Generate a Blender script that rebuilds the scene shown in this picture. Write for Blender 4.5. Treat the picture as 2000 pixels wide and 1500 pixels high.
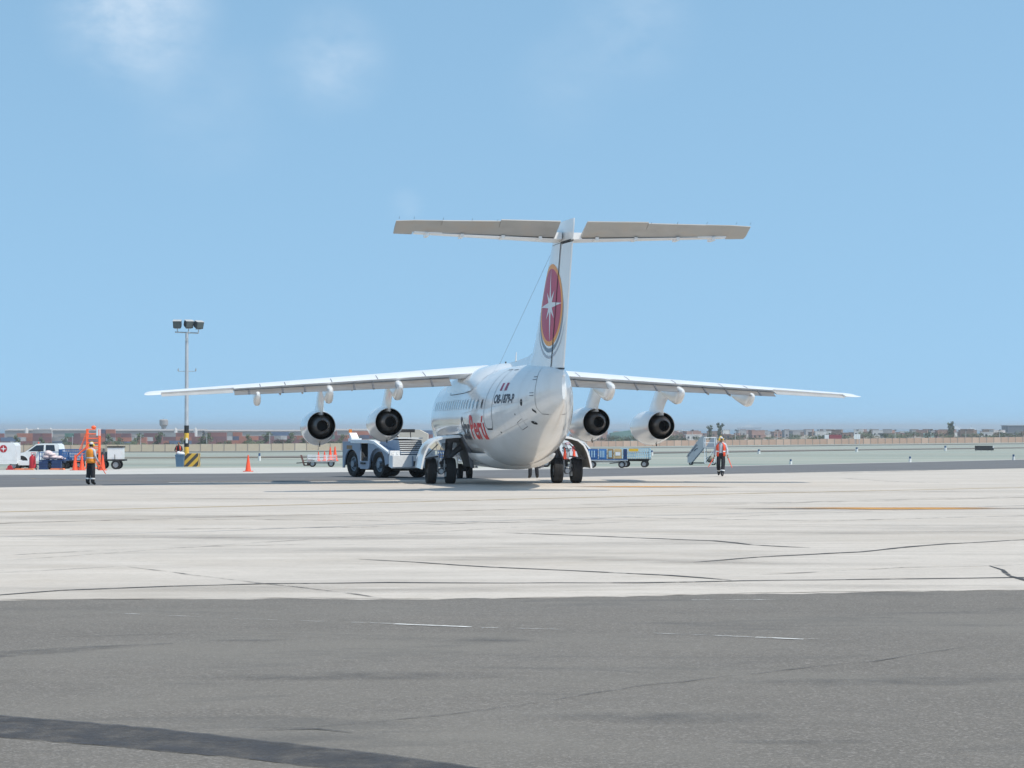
import bpy, bmesh, math, random
from mathutils import Vector, Matrix
rnd = random.Random(7)
R = math.radians
for o in list(bpy.data.objects): bpy.data.objects.remove(o)
S = bpy.context.scene
C = S.collection
# ------------------------------------------------------------------ camera, sky, sun, exposure
F = 4018.0; HZ = 834.0; CAMH = 2.083
cam = bpy.data.cameras.new('camera'); camo = bpy.data.objects.new('camera', cam); C.objects.link(camo)
cam.sensor_width = 36; cam.lens = F/2000*36; cam.clip_start = .5; cam.clip_end = 60000
camo.location = (0, 0, CAMH); camo.rotation_euler = (R(90)+math.atan((HZ-750)/F), 0, 0)
S.camera = camo
SUN = Vector((.52, -.30, 1.0)).normalized()
W = bpy.data.worlds.new('World'); S.world = W; W.use_nodes = True
nt = W.node_tree; nt.nodes.clear()
out = nt.nodes.new('ShaderNodeOutputWorld'); bg = nt.nodes.new('ShaderNodeBackground')
sky = nt.nodes.new('ShaderNodeTexSky'); sky.sky_type = 'NISHITA'; sky.sun_disc = False
sky.sun_elevation = math.asin(SUN.z); sky.sun_rotation = math.atan2(SUN.x, SUN.y)
sky.air_density = 1.0; sky.dust_density = 0.6; sky.ozone_density = 1.3; sky.altitude = 0
bg.inputs['Strength'].default_value = 0.15
# thin high cloud, the same loose wisps over the whole dome
tc = nt.nodes.new('ShaderNodeTexCoord')
mp = nt.nodes.new('ShaderNodeMapping'); mp.inputs['Scale'].default_value = (1.0, 1.0, 1.9); mp.inputs['Location'].default_value = (3.1224, 0.4, 1.277)
n1 = nt.nodes.new('ShaderNodeTexNoise'); n1.inputs['Scale'].default_value = 9.0; n1.inputs['Detail'].default_value = 7; n1.inputs['Roughness'].default_value = .55
cr = nt.nodes.new('ShaderNodeValToRGB'); cr.color_ramp.elements[0].position = .565; cr.color_ramp.elements[0].color = (0, 0, 0, 1)
cr.color_ramp.elements[1].position = .84; cr.color_ramp.elements[1].color = (.7, .7, .7, 1)
mx = nt.nodes.new('ShaderNodeMixRGB'); mx.inputs['Color2'].default_value = (5.2, 5.5, 5.8, 1)
hs = nt.nodes.new('ShaderNodeHueSaturation'); hs.inputs['Saturation'].default_value = 1.0; hs.inputs['Hue'].default_value = .480
L = nt.links.new
sep = nt.nodes.new('ShaderNodeSeparateXYZ'); cmb = nt.nodes.new('ShaderNodeCombineXYZ'); mz = nt.nodes.new('ShaderNodeMath'); mz.operation = 'MULTIPLY_ADD'; mz.inputs[1].default_value = .55; mz.inputs[2].default_value = .29
nrm = nt.nodes.new('ShaderNodeVectorMath'); nrm.operation = 'NORMALIZE'
L(tc.outputs['Generated'], sep.inputs['Vector']); L(sep.outputs['X'], cmb.inputs['X']); L(sep.outputs['Y'], cmb.inputs['Y']); L(sep.outputs['Z'], mz.inputs[0]); L(mz.outputs[0], cmb.inputs['Z']); L(cmb.outputs[0], nrm.inputs[0]); L(nrm.outputs[0], sky.inputs['Vector'])
L(tc.outputs['Generated'], mp.inputs['Vector']); L(mp.outputs['Vector'], n1.inputs['Vector']); L(n1.outputs['Fac'], cr.inputs['Fac'])
mr = nt.nodes.new('ShaderNodeMapRange'); mr.inputs['From Min'].default_value = .22; mr.inputs['From Max'].default_value = .36; mf = nt.nodes.new('ShaderNodeMath'); mf.operation = 'MULTIPLY'
L(sep.outputs['Z'], mr.inputs['Value']); L(cr.outputs['Color'], mf.inputs[0]); L(mr.outputs['Result'], mf.inputs[1]); 
n2 = nt.nodes.new('ShaderNodeTexNoise'); n2.inputs['Scale'].default_value = 26.0; n2.inputs['Detail'].default_value = 9; n2.inputs['Roughness'].default_value = .6; n2.inputs['Distortion'].default_value = .15
c2 = nt.nodes.new('ShaderNodeValToRGB'); c2.color_ramp.elements[0].position = .28; c2.color_ramp.elements[1].position = .78; L(mp.outputs['Vector'], n2.inputs['Vector']); L(n2.outputs['Fac'], c2.inputs['Fac'])
tot = None
for px, py, rad, amt in ((255, 5, .050, .62), (650, 115, .036, .30), (1235, 45, .042, .17), (1100, 165, .035, .10), (400, 200, .05, .10), (792, 405, .012, .16)):     # loose wisps of thin cloud
    d = Vector(((px-1000)/F, 1, (HZ-py)/F)).normalized(); vd = nt.nodes.new('ShaderNodeVectorMath'); vd.operation = 'DISTANCE'; vd.inputs[1].default_value = d; L(tc.outputs['Generated'], vd.inputs[0])
    q = nt.nodes.new('ShaderNodeMapRange'); q.interpolation_type = 'SMOOTHSTEP'; q.inputs['From Min'].default_value = rad; q.inputs['From Max'].default_value = 0; q.inputs['To Min'].default_value = 0; q.inputs['To Max'].default_value = amt; L(vd.outputs['Value'], q.inputs['Value'])
    if tot is None: tot = q.outputs['Result']
    else: ad = nt.nodes.new('ShaderNodeMath'); L(tot, ad.inputs[0]); L(q.outputs['Result'], ad.inputs[1]); tot = ad.outputs[0]
mw = nt.nodes.new('ShaderNodeMath'); mw.operation = 'MULTIPLY'; L(tot, mw.inputs[0]); L(c2.outputs['Color'], mw.inputs[1])
ms = nt.nodes.new('ShaderNodeMath'); ms.use_clamp = True; L(mf.outputs[0], ms.inputs[0]); L(mw.outputs[0], ms.inputs[1]); L(ms.outputs[0], mx.inputs['Fac']); L(sky.outputs['Color'], hs.inputs['Color']); L(hs.outputs['Color'], mx.inputs['Color1'])
L(mx.outputs['Color'], bg.inputs['Color']); L(bg.outputs['Background'], out.inputs['Surface'])
sl = bpy.data.lights.new('sun', 'SUN'); so = bpy.data.objects.new('sun', sl); C.objects.link(so)
sl.energy = 3.1; sl.angle = R(.55); sl.color = (1, .925, .80)
so.rotation_euler = SUN.to_track_quat('Z', 'Y').to_euler(); so.location = (20, -10, 40)
S.view_settings.view_transform = 'Standard'; S.view_settings.look = 'None'; S.view_settings.gamma = 1
S.view_settings.use_curve_mapping = False; S.view_settings.exposure = 0.4
S.render.engine = 'CYCLES'

# ------------------------------------------------------------------ ground height and pixel-to-ground survey
KN = [(-60, .62), (0, .35), (76, 0), (98, -.12), (142, -.6), (266, -2.0), (710, -5.6), (890, -6.8), (2300, -8.5), (2420, -13)]
LX = [(0, 0), (180, 0), (710, .0063), (890, .010), (4000, .010)]
def lin(t, k):
    if t <= k[0][0]: return k[0][1]
    for (a, va), (b, vb) in zip(k, k[1:]):
        if t <= b: return va+(vb-va)*(t-a)/(b-a)
    return k[-1][1]
def gz(x, y): return lin(y, KN)+lin(y, LX)*max(-250, min(260, x))
def at(px, py):
    lo, hi = 6.0, 2300.0
    for _ in range(60):
        m = (lo+hi)/2; x = (px-1000)*m/F
        if HZ+(CAMH-gz(x, m))*F/m > py: lo = m
        else: hi = m
    x = (px-1000)*lo/F
    return Vector((x, lo, gz(x, lo)))
def atd(px, d): x = (px-1000)*d/F; return Vector((x, d, gz(x, d)))

# ------------------------------------------------------------------ materials
MATS = {}
def mat(name, col, rough=.6, metal=0., var=.12, vscale=3., bump=0., bscale=40., coat=0., emit=None, spec=None, dirt=None, dscale=1.5, alpha_noise=None, stretch=None):
    if name in MATS: return MATS[name]
    m = bpy.data.materials.new(name); m.use_nodes = True; t = m.node_tree; b = t.nodes['Principled BSDF']; l = t.links.new
    b.inputs['Roughness'].default_value = rough; b.inputs['Metallic'].default_value = metal
    if coat: b.inputs['Coat Weight'].default_value = coat; b.inputs['Coat Roughness'].default_value = .06
    if spec is not None: b.inputs['Specular IOR Level'].default_value = spec
    co = t.nodes.new('ShaderNodeTexCoord'); mpn = t.nodes.new('ShaderNodeMapping'); l(co.outputs['Object'], mpn.inputs['Vector'])
    if stretch: mpn.inputs['Scale'].default_value = stretch
    n = t.nodes.new('ShaderNodeTexNoise'); n.inputs['Scale'].default_value = vscale; n.inputs['Detail'].default_value = 6; n.inputs['Roughness'].default_value = .62
    l(mpn.outputs['Vector'], n.inputs['Vector'])
    r = t.nodes.new('ShaderNodeValToRGB'); r.color_ramp.elements[0].position = .3; r.color_ramp.elements[1].position = .7
    r.color_ramp.elements[0].color = tuple(c*(1-var) for c in col)+(1,); r.color_ramp.elements[1].color = tuple(min(1, c*(1+var)) for c in col)+(1,)
    l(n.outputs['Fac'], r.inputs['Fac']); last = r.outputs['Color']
    if dirt:
        n2 = t.nodes.new('ShaderNodeTexNoise'); n2.inputs['Scale'].default_value = dscale; n2.inputs['Detail'].default_value = 8; n2.inputs['Roughness'].default_value = .7
        l(mpn.outputs['Vector'], n2.inputs['Vector'])
        r2 = t.nodes.new('ShaderNodeValToRGB'); r2.color_ramp.elements[0].position = .5; r2.color_ramp.elements[1].position = .72
        r2.color_ramp.elements[0].color = (0, 0, 0, 1); r2.color_ramp.elements[1].color = (dirt[3],)*3+(1,)
        l(n2.outputs['Fac'], r2.inputs['Fac'])
        mm = t.nodes.new('ShaderNodeMixRGB'); mm.inputs['Color2'].default_value = dirt[:3]+(1,)
        l(r2.outputs['Color'], mm.inputs['Fac']); l(last, mm.inputs['Color1']); last = mm.outputs['Color']
    l(last, b.inputs['Base Color'])
    if bump:
        n3 = t.nodes.new('ShaderNodeTexNoise'); n3.inputs['Scale'].default_value = bscale; n3.inputs['Detail'].default_value = 4
        l(mpn.outputs['Vector'], n3.inputs['Vector'])
        bp = t.nodes.new('ShaderNodeBump'); bp.inputs['Strength'].default_value = bump; bp.inputs['Distance'].default_value = .02
        l(n3.outputs['Fac'], bp.inputs['Height']); l(bp.outputs['Normal'], b.inputs['Normal'])
    if alpha_noise:     # worn paint, tar and stains: broken up by a noise of their own
        sc, lo, hi, amax = alpha_noise
        n4 = t.nodes.new('ShaderNodeTexNoise'); n4.inputs['Scale'].default_value = sc; n4.inputs['Detail'].default_value = 7; n4.inputs['Roughness'].default_value = .68
        l(mpn.outputs['Vector'], n4.inputs['Vector'])
        r4 = t.nodes.new('ShaderNodeValToRGB'); r4.color_ramp.elements[0].position = lo; r4.color_ramp.elements[1].position = hi
        r4.color_ramp.elements[0].color = (0, 0, 0, 1); r4.color_ramp.elements[1].color = (amax,)*3+(1,)
        l(n4.outputs['Fac'], r4.inputs['Fac'])
        fac = r4.outputs['Color']
        at_ = t.nodes.new('ShaderNodeAttribute'); at_.attribute_name = 'fade'
        mu = t.nodes.new('ShaderNodeMath'); mu.operation = 'MULTIPLY'; l(fac, mu.inputs[0]); l(at_.outputs['Fac'], mu.inputs[1])
        l(mu.outputs[0], b.inputs['Alpha'])
    if emit:
        b.inputs['Emission Color'].default_value = emit[:3]+(1,); b.inputs['Emission Strength'].default_value = emit[3]
    MATS[name] = m; return m

# ------------------------------------------------------------------ mesh helpers
class MB:
    def __init__(s): s.v = []; s.f = []; s.m = []
    def add(s, vs, fs, mi=0):
        b = len(s.v); s.v += [tuple(x) for x in vs]; s.f += [tuple(i+b for i in f) for f in fs]; s.m += [mi]*len(fs); return s
    def box(s, x0, x1, y0, y1, z0, z1, mi=0, mtx=None):
        vs = [Vector((x, y, z)) for z in (z0, z1) for y in (y0, y1) for x in (x0, x1)]
        if mtx: vs = [mtx @ v for v in vs]
        return s.add(vs, [(0, 2, 3, 1), (4, 5, 7, 6), (0, 1, 5, 4), (2, 6, 7, 3), (0, 4, 6, 2), (1, 3, 7, 5)], mi)
    def cyl(s, a, b, r1, r2=None, n=10, mi=0, cap=True):
        r2 = r1 if r2 is None else r2; a = Vector(a); b = Vector(b); d = (b-a)
        if d.length < 1e-6: return s
        d.normalize(); u = d.orthogonal().normalized(); w = d.cross(u)
        vs = []
        for p, r in ((a, r1), (b, r2)):
            for i in range(n): t = 2*math.pi*i/n; vs.append(p+u*(r*math.cos(t))+w*(r*math.sin(t)))
        fs = [(i, (i+1) % n, n+(i+1) % n, n+i) for i in range(n)]
        if cap: fs += [tuple(range(n-1, -1, -1)), tuple(range(n, 2*n))]
        return s.add(vs, fs, mi)
    def tube(s, pts, r, n=6, mi=0):
        for a, b in zip(pts, pts[1:]): s.cyl(a, b, r, r, n, mi)
        return s
    def lathe(s, prof, o=(0, 0, 0), ax='z', n=24, mi=0, close=False):
        o = Vector(o); vs = []
        for (h, r) in prof:
            for i in range(n):
                t = 2*math.pi*i/n; a, b = r*math.cos(t), r*math.sin(t)
                vs.append(o+Vector({'z': (a, b, h), 'y': (a, h, b), 'x': (h, a, b)}[ax]))
        fs = []
        k = len(prof)
        for j in range(k-1 if not close else k):
            j2 = (j+1) % k
            for i in range(n): fs.append((j*n+i, j*n+(i+1) % n, j2*n+(i+1) % n, j2*n+i))
        return s.add(vs, fs, mi)
    def loft(s, secs, mi=0, closed=True, caps=True):
        n = len(secs[0]); vs = [v for q in secs for v in q]; fs = []
        for j in range(len(secs)-1):
            for i in range(n if closed else n-1): fs.append((j*n+i, j*n+(i+1) % n, (j+1)*n+(i+1) % n, (j+1)*n+i))
        if caps and closed: fs += [tuple(range(n-1, -1, -1)), tuple(range((len(secs)-1)*n, len(secs)*n))]
        return s.add(vs, fs, mi)
    def prism(s, poly, x0, x1, mi=0, ax='x'):
        n = len(poly); vs = []
        for h in (x0, x1):
            for (a, b) in poly: vs.append({'x': (h, a, b), 'y': (a, h, b), 'z': (a, b, h)}[ax])
        fs = [(i, (i+1) % n, n+(i+1) % n, n+i) for i in range(n)]+[tuple(range(n-1, -1, -1)), tuple(range(n, 2*n))]
        return s.add(vs, fs, mi)
    def ell(s, c, r, n=12, k=8, mi=0):
        c = Vector(c); prof = []
        vs = [c+Vector((0, 0, -r[2]))]
        for j in range(1, k):
            ph = -math.pi/2+math.pi*j/k
            for i in range(n): t = 2*math.pi*i/n; vs.append(c+Vector((r[0]*math.cos(ph)*math.cos(t), r[1]*math.cos(ph)*math.sin(t), r[2]*math.sin(ph))))
        vs.append(c+Vector((0, 0, r[2]))); fs = []
        for i in range(n): fs.append((0, 1+(i+1) % n, 1+i))
        for j in range(k-2):
            for i in range(n): fs.append((1+j*n+i, 1+j*n+(i+1) % n, 1+(j+1)*n+(i+1) % n, 1+(j+1)*n+i))
        t = len(vs)-1
        for i in range(n): fs.append((t, 1+(k-2)*n+i, 1+(k-2)*n+(i+1) % n))
        return s.add(vs, fs, mi)
    def mesh(s, name, mats, smooth=35, fix=True):
        me = bpy.data.meshes.new(name); me.from_pydata(s.v, [], s.f)
        for m in (mats if isinstance(mats, (list, tuple)) else [mats]): me.materials.append(m)
        me.polygons.foreach_set('material_index', s.m)
        if fix:
            bm = bmesh.new(); bm.from_mesh(me); bmesh.ops.recalc_face_normals(bm, faces=bm.faces); bm.to_mesh(me); bm.free()
        if smooth:
            me.shade_smooth(); me.set_sharp_from_angle(angle=R(smooth))
        me.update(); return me
    def build(s, name, mats, parent=None, smooth=35, loc=None, rz=0, fix=True):
        return link(name, s.mesh(name, mats, smooth, fix), parent, loc, rz)
def link(name, me, parent=None, loc=None, rz=0):
    o = bpy.data.objects.new(name, me); C.objects.link(o)
    if parent: o.parent = parent
    if loc is not None: o.location = loc
    if rz: o.rotation_euler = (0, 0, rz)
    return o
def tag(o, label=None, cat=None, group=None, kind=None):
    if label: o['label'] = label
    if cat: o['category'] = cat
    if group: o['group'] = group
    if kind: o['kind'] = kind
    return o
def thing(name, label, cat, loc=(0, 0, 0), rz=0, group=None):
    o = bpy.data.objects.new(name, None); C.objects.link(o); o.empty_display_size = .3
    o.location = loc; o.rotation_euler = (0, 0, rz); return tag(o, label, cat, group)
def kids(o): return [c for c in C.objects if c.parent == o]
def dup(root, loc, rz=0, label=None, group=None, sc=None):
    r = root.copy(); C.objects.link(r); r.location = loc; r.rotation_euler = (0, 0, rz)
    if sc: r.scale = (sc,)*3
    if label: r['label'] = label
    if group: r['group'] = group
    for ch in root.children:
        c = ch.copy(); C.objects.link(c); c.parent = r
        for g in ch.children: d = g.copy(); C.objects.link(d); d.parent = c
    return r
def textmesh(txt, size, cuts=0, bold=.0, shear=0.):
    cu = bpy.data.curves.new('txt', 'FONT'); cu.body = txt; cu.size = size; cu.offset = bold; cu.shear = shear; cu.resolution_u = 4
    ob = bpy.data.objects.new('txt', cu); C.objects.link(ob)
    dg = bpy.context.evaluated_depsgraph_get(); me = bpy.data.meshes.new_from_object(ob.evaluated_get(dg))
    bpy.data.objects.remove(ob); bpy.data.curves.remove(cu)
    bm = bmesh.new(); bm.from_mesh(me); bpy.data.meshes.remove(me)
    ys = [v.co.y for v in bm.verts]; xs = [v.co.x for v in bm.verts]
    for k in range(1, cuts):
        y = min(ys)+(max(ys)-min(ys))*k/cuts
        bmesh.ops.bisect_plane(bm, geom=bm.verts[:]+bm.edges[:]+bm.faces[:], plane_co=(0, y, 0), plane_no=(0, 1, 0))
    for k in range(1, cuts*2 if cuts else 0):
        x = min(xs)+(max(xs)-min(xs))*k/(cuts*2)
        bmesh.ops.bisect_plane(bm, geom=bm.verts[:]+bm.edges[:]+bm.faces[:], plane_co=(x, 0, 0), plane_no=(1, 0, 0))
    vs = [v.co.copy() for v in bm.verts]; bm.verts.index_update(); fs = [tuple(v.index for v in f.verts) for f in bm.faces]; bm.free()
    x0 = min(v.x for v in vs); x1 = max(v.x for v in vs); y0 = min(v.y for v in vs); y1 = max(v.y for v in vs)
    return [((v.x-x0)/(x1-x0), (v.y-y0)/(y1-y0)) for v in vs], fs
def wheel_mb(c, r, w, rr, ax='x', mi=0, mr=1, n=28):
    m = MB(); h = w/2
    m.lathe([(-h*.55, rr), (-h*.9, rr+.25*(r-rr)), (-h, rr+.55*(r-rr)), (-h*.93, r*.955), (-h*.72, r*.993), (-h*.42, r), (-h*.40, r*.975), (-h*.34, r*.975), (-h*.32, r), (-h*.05, r), (-h*.03, r*.975), (h*.03, r*.975), (h*.05, r), (h*.32, r), (h*.34, r*.975), (h*.40, r*.975), (h*.42, r), (h*.72, r*.993), (h*.93, r*.955), (h, rr+.55*(r-rr)), (h*.9, rr+.25*(r-rr)), (h*.55, rr)], c, ax, n, mi)
    m.lathe([(-h*.6, .0), (-h*.75, rr*.3), (-h*.75, rr*.38), (-h*.3, rr*.45), (-h*.3, rr*.82), (-h*.62, rr*.9), (-h*.62, rr*1.03), (h*.62, rr*1.03), (h*.62, rr*.9), (h*.3, rr*.82), (h*.3, rr*.45), (h*.75, rr*.38), (h*.75, rr*.3), (h*.6, 0)], c, ax, n, mr)
    return m

# ------------------------------------------------------------------ setting: ground zones
m_asph = mat('asphalt', (.150, .136, .118), .93, var=.10, vscale=.8, bump=.4, bscale=70, dirt=(.165, .155, .14, .6), dscale=.3, stretch=(.6, 1, 1))
def speckle(m, scale, amt, col):
    t = m.node_tree; b = t.nodes['Principled BSDF']; l = t.links.new; src = b.inputs['Base Color'].links[0].from_socket
    co = t.nodes.new('ShaderNodeTexCoord'); v = t.nodes.new('ShaderNodeTexVoronoi'); v.inputs['Scale'].default_value = scale
    l(co.outputs['Object'], v.inputs['Vector']); sp = t.nodes.new('ShaderNodeSeparateColor'); l(v.outputs['Color'], sp.inputs['Color'])
    r = t.nodes.new('ShaderNodeValToRGB'); r.color_ramp.elements[0].position = .62; r.color_ramp.elements[1].position = 1.0
    r.color_ramp.elements[0].color = (0, 0, 0, 1); r.color_ramp.elements[1].color = (amt,)*3+(1,); l(sp.outputs[0], r.inputs['Fac'])
    mm = t.nodes.new('ShaderNodeMixRGB'); mm.inputs['Color2'].default_value = col+(1,); l(r.outputs['Color'], mm.inputs['Fac']); l(src, mm.inputs['Color1']); l(mm.outputs['Color'], b.inputs['Base Color'])
speckle(m_asph, 60, .75, (.26, .24, .22)); speckle(m_asph, 110, .5, (.05, .048, .045)); speckle(m_asph, 7, .12, (.09, .085, .08))
def layer(m, scale, stretch, col, lo, hi, amt, rough=.65):
    t = m.node_tree; b = t.nodes['Principled BSDF']; l = t.links.new; src = b.inputs['Base Color'].links[0].from_socket
    co = t.nodes.new('ShaderNodeTexCoord'); mpn = t.nodes.new('ShaderNodeMapping'); mpn.inputs['Scale'].default_value = stretch; mpn.inputs['Location'].default_value = (scale*3.7, scale*1.9, 0); l(co.outputs['Object'], mpn.inputs['Vector'])
    n = t.nodes.new('ShaderNodeTexNoise'); n.inputs['Scale'].default_value = scale; n.inputs['Detail'].default_value = 8; n.inputs['Roughness'].default_value = rough; n.inputs['Distortion'].default_value = .4; l(mpn.outputs['Vector'], n.inputs['Vector'])
    r = t.nodes.new('ShaderNodeValToRGB'); r.color_ramp.elements[0].position = lo; r.color_ramp.elements[1].position = hi; r.color_ramp.elements[0].color = (0, 0, 0, 1); r.color_ramp.elements[1].color = (amt,)*3+(1,); l(n.outputs['Fac'], r.inputs['Fac'])
    mm = t.nodes.new('ShaderNodeMixRGB'); mm.inputs['Color2'].default_value = col+(1,); l(r.outputs['Color'], mm.inputs['Fac']); l(src, mm.inputs['Color1']); l(mm.outputs['Color'], b.inputs['Base Color'])
layer(m_asph, .45, (.5, 1, 1), (.185, .172, .15), .46, .66, .6); layer(m_asph, .9, (.4, 1.2, 1), (.072, .070, .068), .54, .70, .55); layer(m_asph, 5, (.5, 1, 1), (.07, .068, .065), .60, .72, .5, .75); layer(m_asph, 9, (.6, 1.4, 1), (.27, .25, .22), .66, .74, .6, .75)
m_taxi = mat('taxi_asphalt', (.125, .126, .130), .92, var=.12, vscale=.5, bump=.3, bscale=30, dirt=(.09, .09, .095, .5), dscale=.12)
m_conc = mat('apron_concrete', (.50, .455, .405), .88, var=.08, vscale=.35, bump=.15, bscale=20, dirt=(.36, .33, .29, .3), dscale=.3, stretch=(.4, 1, 1))
speckle(m_conc, 9, .2, (.36, .33, .29)); speckle(m_conc, 30, .25, (.30, .28, .25)); speckle(m_conc, 2.2, .10, (.36, .33, .28))
layer(m_conc, .5, (.3, 1.1, 1), (.29, .26, .225), .52, .74, .45); layer(m_conc, .16, (.5, 1, 1), (.40, .345, .28), .48, .68, .45); layer(m_conc, 2.4, (.25, 1.3, 1), (.24, .22, .19), .57, .74, .6, .75); layer(m_conc, .9, (.35, .9, 1), (.36, .30, .23), .56, .70, .4, .7); layer(m_conc, 1.3, (.25, 1.4, 1), (.62, .575, .52), .54, .72, .5); layer(m_taxi, .35, (.1, 1, 1), (.17, .165, .16), .5, .7, .6)
m_strip = mat('shoulder_concrete', (.47, .46, .43), .9, var=.1, vscale=.3)
m_field = mat('field_ground', (.27, .292, .252), .97, var=.25, vscale=.035, dirt=(.45, .39, .32, .85), dscale=.014, stretch=(.25, 1, 1))
layer(m_field, .05, (.15, 1, 1), (.20, .265, .235), .5, .62, .7); layer(m_field, .09, (.12, 1, 1), (.46, .42, .36), .55, .68, .6)
m_dirt = mat('taxiway_far', (.17, .15, .13), .95, var=.15, vscale=.05)
m_land = mat('coastal_land', (.27, .235, .19), .97, var=.3, vscale=.01, dirt=(.12, .13, .08, .7), dscale=.006)
def line_y(pts, x):   # boundary polyline given in survey pixels -> world polyline y(x), extended straight
    w = [at(*p) for p in pts]
    if x <= w[0].x: a, b = w[0], w[1]
    elif x >= w[-1].x: a, b = w[-2], w[-1]
    else:
        for a, b in zip(w, w[1:]):
            if a.x <= x <= b.x: break
    return a.y+(b.y-a.y)*(x-a.x)/(b.x-a.x)
EDGE_A = [(0, 1172), (500, 1169), (1000, 1169), (1500, 1158), (2000, 1152)]
EDGE_B = [(0, 952), (500, 942), (1000, 934), (1500, 924), (2000, 914.5)]
EDGE_C = [(0, 927), (500, 924.5), (1300, 913), (2000, 897.5)]
EDGE_D = [(0, 917), (500, 913), (1300, 912.3), (2000, 897)]
WA = {k: [at(*p) for p in v] for k, v in (('A', EDGE_A), ('B', EDGE_B), ('C', EDGE_C), ('D', EDGE_D))}
def edge(k, x):
    w = WA[k]
    if x <= w[0].x: a, b = w[0], w[1]
    elif x >= w[-1].x: a, b = w[-2], w[-1]
    else:
        for a, b in zip(w, w[1:]):
            if a.x <= x <= b.x: break
    t = (x-a.x)/(b.x-a.x); t = max(-3, min(3, t))
    return a.y+(b.y-a.y)*t
XS = sorted(set([-400, -300, -220, -160, -120, -90, -75]+[-60+3*i for i in range(41)]+[round(-9+.2*i, 2) for i in range(91)]+[75, 90, 120, 160, 220, 300, 400]))
JR = random.Random(3); JT = {x: JR.uniform(-.07, .07) for x in XS}
def jag(x, s): return .06*math.sin(x*1.3+s)+.05*math.sin(x*2.9+2*s)+JT.get(x, 0)
def zone(name, f0, f1, m, rows):
    b = MB(); vs = []
    for x in XS:
        y0, y1 = f0(x), max(f0(x)+.02, f1(x))
        for j in range(rows+1):
            y = y0+(y1-y0)*j/rows; vs.append((x, y, gz(x, y)))
    k = rows+1; fs = [(i*k+j, (i+1)*k+j, (i+1)*k+j+1, i*k+j+1) for i in range(len(XS)-1) for j in range(rows)]
    b.add(vs, fs); o = b.build(name, m, smooth=0, fix=False); tag(o, kind='structure'); return o
eA = lambda x: edge('A', x)+jag(x, 1)
eB = lambda x: max(eA(x)+5, edge('B', x))
eC = lambda x: max(eB(x)+1, edge('C', x))
eD = lambda x: max(eC(x)+.05, edge('D', x))
zone('near_asphalt', lambda x: -60, eA, m_asph, 14)
zone('apron_concrete', eA, eB, m_conc, 40)
zone('taxi_lane', eB, eC, m_taxi, 10)
zone('concrete_shoulder', eC, eD, m_strip, 4)
def grid(name, xs, ys, m, zf=gz, dz=0):
    b = MB(); k = len(ys); b.add([(x, y, zf(x, y)+dz) for x in xs for y in ys], [(i*k+j, (i+1)*k+j, (i+1)*k+j+1, i*k+j+1) for i in range(len(xs)-1) for j in range(k-1)])
    return tag(b.build(name, m, smooth=0, fix=False), kind='structure')
# field starts at the shoulder edge and runs to the wall; wide flanks on both sides
b = MB(); vs = []; T = [0, .02, .05, .1, .17, .26, .37, .5, .65, .82, 1]
XF = [-1500, -800, -400]+XS[1:-1]+[400, 800, 1500]
for x in XF:
    y0 = eD(max(-400, min(400, x)))
    for t in T: y = y0+(905-y0)*t; vs.append((x, y, gz(x, y)))
k = len(T)
b.add(vs, [(i*k+j, (i+1)*k+j, (i+1)*k+j+1, i*k+j+1) for i in range(len(XF)-1) for j in range(k-1)])
tag(b.build('grass_field', m_field, smooth=0, fix=False), kind='structure')
grid('coastal_land', [-3000, -1500, -800, -250, 0, 260, 800, 1500, 3000], [905, 1000, 1200, 1500, 1900, 2300, 2420], m_land)
m_sea = mat('sea_water', (.03, .09, .14), .25, var=.2, vscale=.01, bump=.4, bscale=.05)
grid('sea', [-9000, -3000, 0, 3000, 9000], [2390, 5000, 10000, 20000], m_sea, zf=lambda x, y: -10.2)
def setfade(o, vals):
    a = o.data.attributes.new('fade', 'FLOAT', 'POINT'); a.data.foreach_set('value', vals)
def ribbon(name, pts, w, m, dz=.006, px=True, seg=1.2, wob=.0, taper=True):
    P = [at(*p) if px else Vector((p[0], p[1], 0)) for p in pts]; Q = []
    for a, b_ in zip(P, P[1:]):
        n = max(1, int((b_-a).length/seg))
        for i in range(n): Q.append(a.lerp(b_, i/n))
    Q.append(P[-1]); vs = []; fs = []; fd = []
    off = 0
    for i, q in enumerate(Q):
        t = (Q[min(i+1, len(Q)-1)]-Q[max(i-1, 0)]); t.z = 0; t.normalize(); nrm = Vector((-t.y, t.x, 0))
        off = off*.7+rnd.uniform(-wob, wob); ww = w*(rnd.uniform(.55, 1.25) if wob else 1)
        if taper and (i == 0 or i == len(Q)-1): ww *= .2
        for s in (-1, 1):
            p = q+nrm*(off+s*ww/2); vs.append((p.x, p.y, gz(p.x, p.y)+dz)); fd.append(1.0)
        if i: k = 2*i; fs.append((k-2, k, k+1, k-1))
    bb = MB(); bb.add(vs, fs); o = bb.build(name, m, smooth=0, fix=False); setfade(o, fd); return tag(o, kind='structure')
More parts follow.
